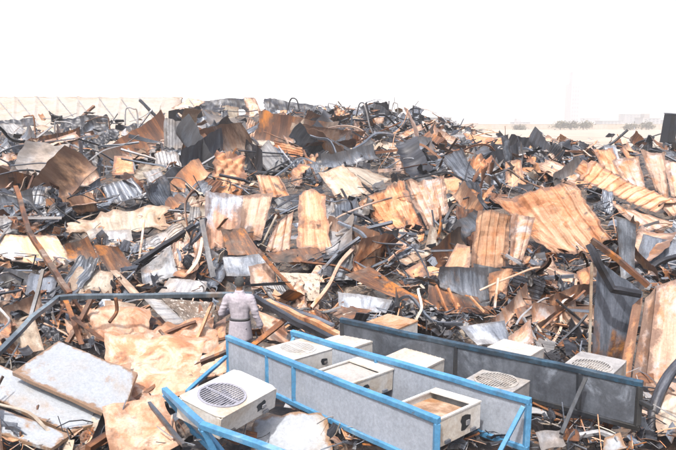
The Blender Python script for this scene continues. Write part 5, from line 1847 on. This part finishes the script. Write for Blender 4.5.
# ------------------------------------------------------------------ uncountable small scrap
def chips(name, count, smin, smax, mats, seed, above=0.05, spans=((-15, 692),), label="small burnt scraps and splinters covering the heap"):
    rnd = random.Random(seed)
    mb = MB()
    mi = []
    n = 0
    t = 0
    while n < count and t < count * 6:
        t += 1
        u = rnd.uniform(*rnd.choice(spans))
        v = crest_v(u) - 4 + (456 - crest_v(u)) * rnd.random()
        if covered(u, v, 1.5) and rnd.random() < 0.96:
            continue
        d = hd(u, v)
        s = rnd.uniform(smin, smax) * d / F * (0.75 + 0.5 * (v - 110) / 300)
        p = at(u, v, d) + Vector((0, 0, above + rnd.uniform(0, .5) * s))
        ax = Vector((rnd.gauss(0, 1), rnd.gauss(0, 1), rnd.gauss(0, .38))).normalized()
        b0 = Vector((rnd.gauss(0, 1), rnd.gauss(0, 1), rnd.gauss(0, 1)))
        b0 = (b0 - ax * b0.dot(ax)).normalized()
        c0 = ax.cross(b0)
        strip = rnd.random() < 0.6
        w = s * (rnd.uniform(.03, .085) if strip else rnd.uniform(.3, .7))
        L = s * (rnd.uniform(1.0, 2.4) if strip else rnd.uniform(.5, 1.0))
        th = max(0.006, 0.03 * s)
        bend = rnd.gauss(0, .09) * L
        base = len(mb.v)
        f0 = len(mb.f)
        K = 3
        skew = rnd.uniform(.6, 1.2)
        for k in range(K + 1):
            q = p + ax * (L * (k / K - .5)) + c0 * (bend * (1 - (2 * k / K - 1) ** 2)) + b0 * (w * rnd.uniform(-.15, .15))
            ww = w * (1 + (skew - 1) * k / K)
            for dx, dy in ((-1, -1), (1, -1), (1, 1), (-1, 1)):
                mb.v.append(q + b0 * (dx * ww / 2) + c0 * (dy * th / 2))
                mb.uv.append((u * .03 + dx * ww, v * .03 + L * k / K))
        for k in range(K):
            for e in range(4):
                e2 = (e + 1) % 4
                mb.f.append([base + 4 * k + e, base + 4 * k + e2, base + 4 * k + 4 + e2, base + 4 * k + 4 + e])
        mb.f.append([base + 3, base + 2, base + 1, base])
        mb.f.append([base + 4 * K + e for e in range(4)])
        mt = colour_at(u, v, strip)
        mi += [mats.index(mt)] * (len(mb.f) - f0)
        n += 1
    me = mb.mesh(name)
    for m_ in mats:
        me.materials.append(M[m_])
    me.polygons.foreach_set("material_index", mi)
    o = link(name, me)
    o["kind"] = "stuff"
    o["label"] = label
    return o


random.seed(99)
ml = ["char", "steel", "orange", "rust", "pink", "grey", "cream"]
chips("small_scrap", 5200, 5, 21, ml, 5)
chips("outlying_scrap", 2600, 8, 52, ml, 6, spans=((-190, -12), (688, 870)), label="burnt scraps covering the heap on either side")

# ------------------------------------------------------------------ haze, sky, sun
mh = bpy.data.materials.new("haze_air")
mh.use_nodes = True
nt = mh.node_tree
for n in list(nt.nodes):
    nt.nodes.remove(n)
out = nt.nodes.new("ShaderNodeOutputMaterial")
pv = nt.nodes.new("ShaderNodeVolumePrincipled")
pv.inputs["Color"].default_value = (1.0, 1.0, 1.0, 1)
pv.inputs["Density"].default_value = 0.0009
pv.inputs["Anisotropy"].default_value = 0.2
nt.links.new(pv.outputs[0], out.inputs["Volume"])
mb = MB(); mb.quadbox((0, 750, (CZ - 6.3 + 100) / 2), 6200, 4700, 100 - (CZ - 6.3))
hz = link("haze", mb.mesh("haze"), mh)
hz["kind"] = "stuff"
hz["label"] = "pale dusty haze over the whole place"

SUN_EL, SUN_AZ = 58.0, 200.0     # degrees; azimuth clockwise from +Y (behind the camera, a little to the left)
w = bpy.data.worlds.new("World")
sc.world = w
w.use_nodes = True
nt = w.node_tree
bg = nt.nodes["Background"]
sky = nt.nodes.new("ShaderNodeTexSky")
sky.sky_type = "NISHITA"
sky.sun_disc = False
sky.sun_elevation = math.radians(SUN_EL)
sky.sun_rotation = math.radians(SUN_AZ)
sky.air_density = 1.0
sky.dust_density = 6.0
sky.ozone_density = 1.0
nt.links.new(sky.outputs[0], bg.inputs[0])
bg.inputs[1].default_value = 0.15
sd = bpy.data.lights.new("sun", "SUN")
sd.energy = 3.0
sd.angle = math.radians(2)
sd.color = (1.0, 0.98, 0.955)
so = bpy.data.objects.new("sun", sd)
C.objects.link(so)
dirv = Vector((math.sin(math.radians(SUN_AZ)) * math.cos(math.radians(SUN_EL)), math.cos(math.radians(SUN_AZ)) * math.cos(math.radians(SUN_EL)), math.sin(math.radians(SUN_EL))))
so.rotation_euler = (-dirv).to_track_quat("-Z", "Y").to_euler()
so.location = dirv * 60

sc.view_settings.view_transform = "Standard"
sc.view_settings.look = "None"
sc.view_settings.gamma = 1.0
sc.view_settings.use_curve_mapping = False
sc.view_settings.exposure = 1.25
sc.render.engine = "CYCLES"
sc.cycles.use_denoising = True
sc.cycles.max_bounces = 6
sc.cycles.diffuse_bounces = 2
sc.cycles.volume_bounces = 1
sc.render.film_transparent = False
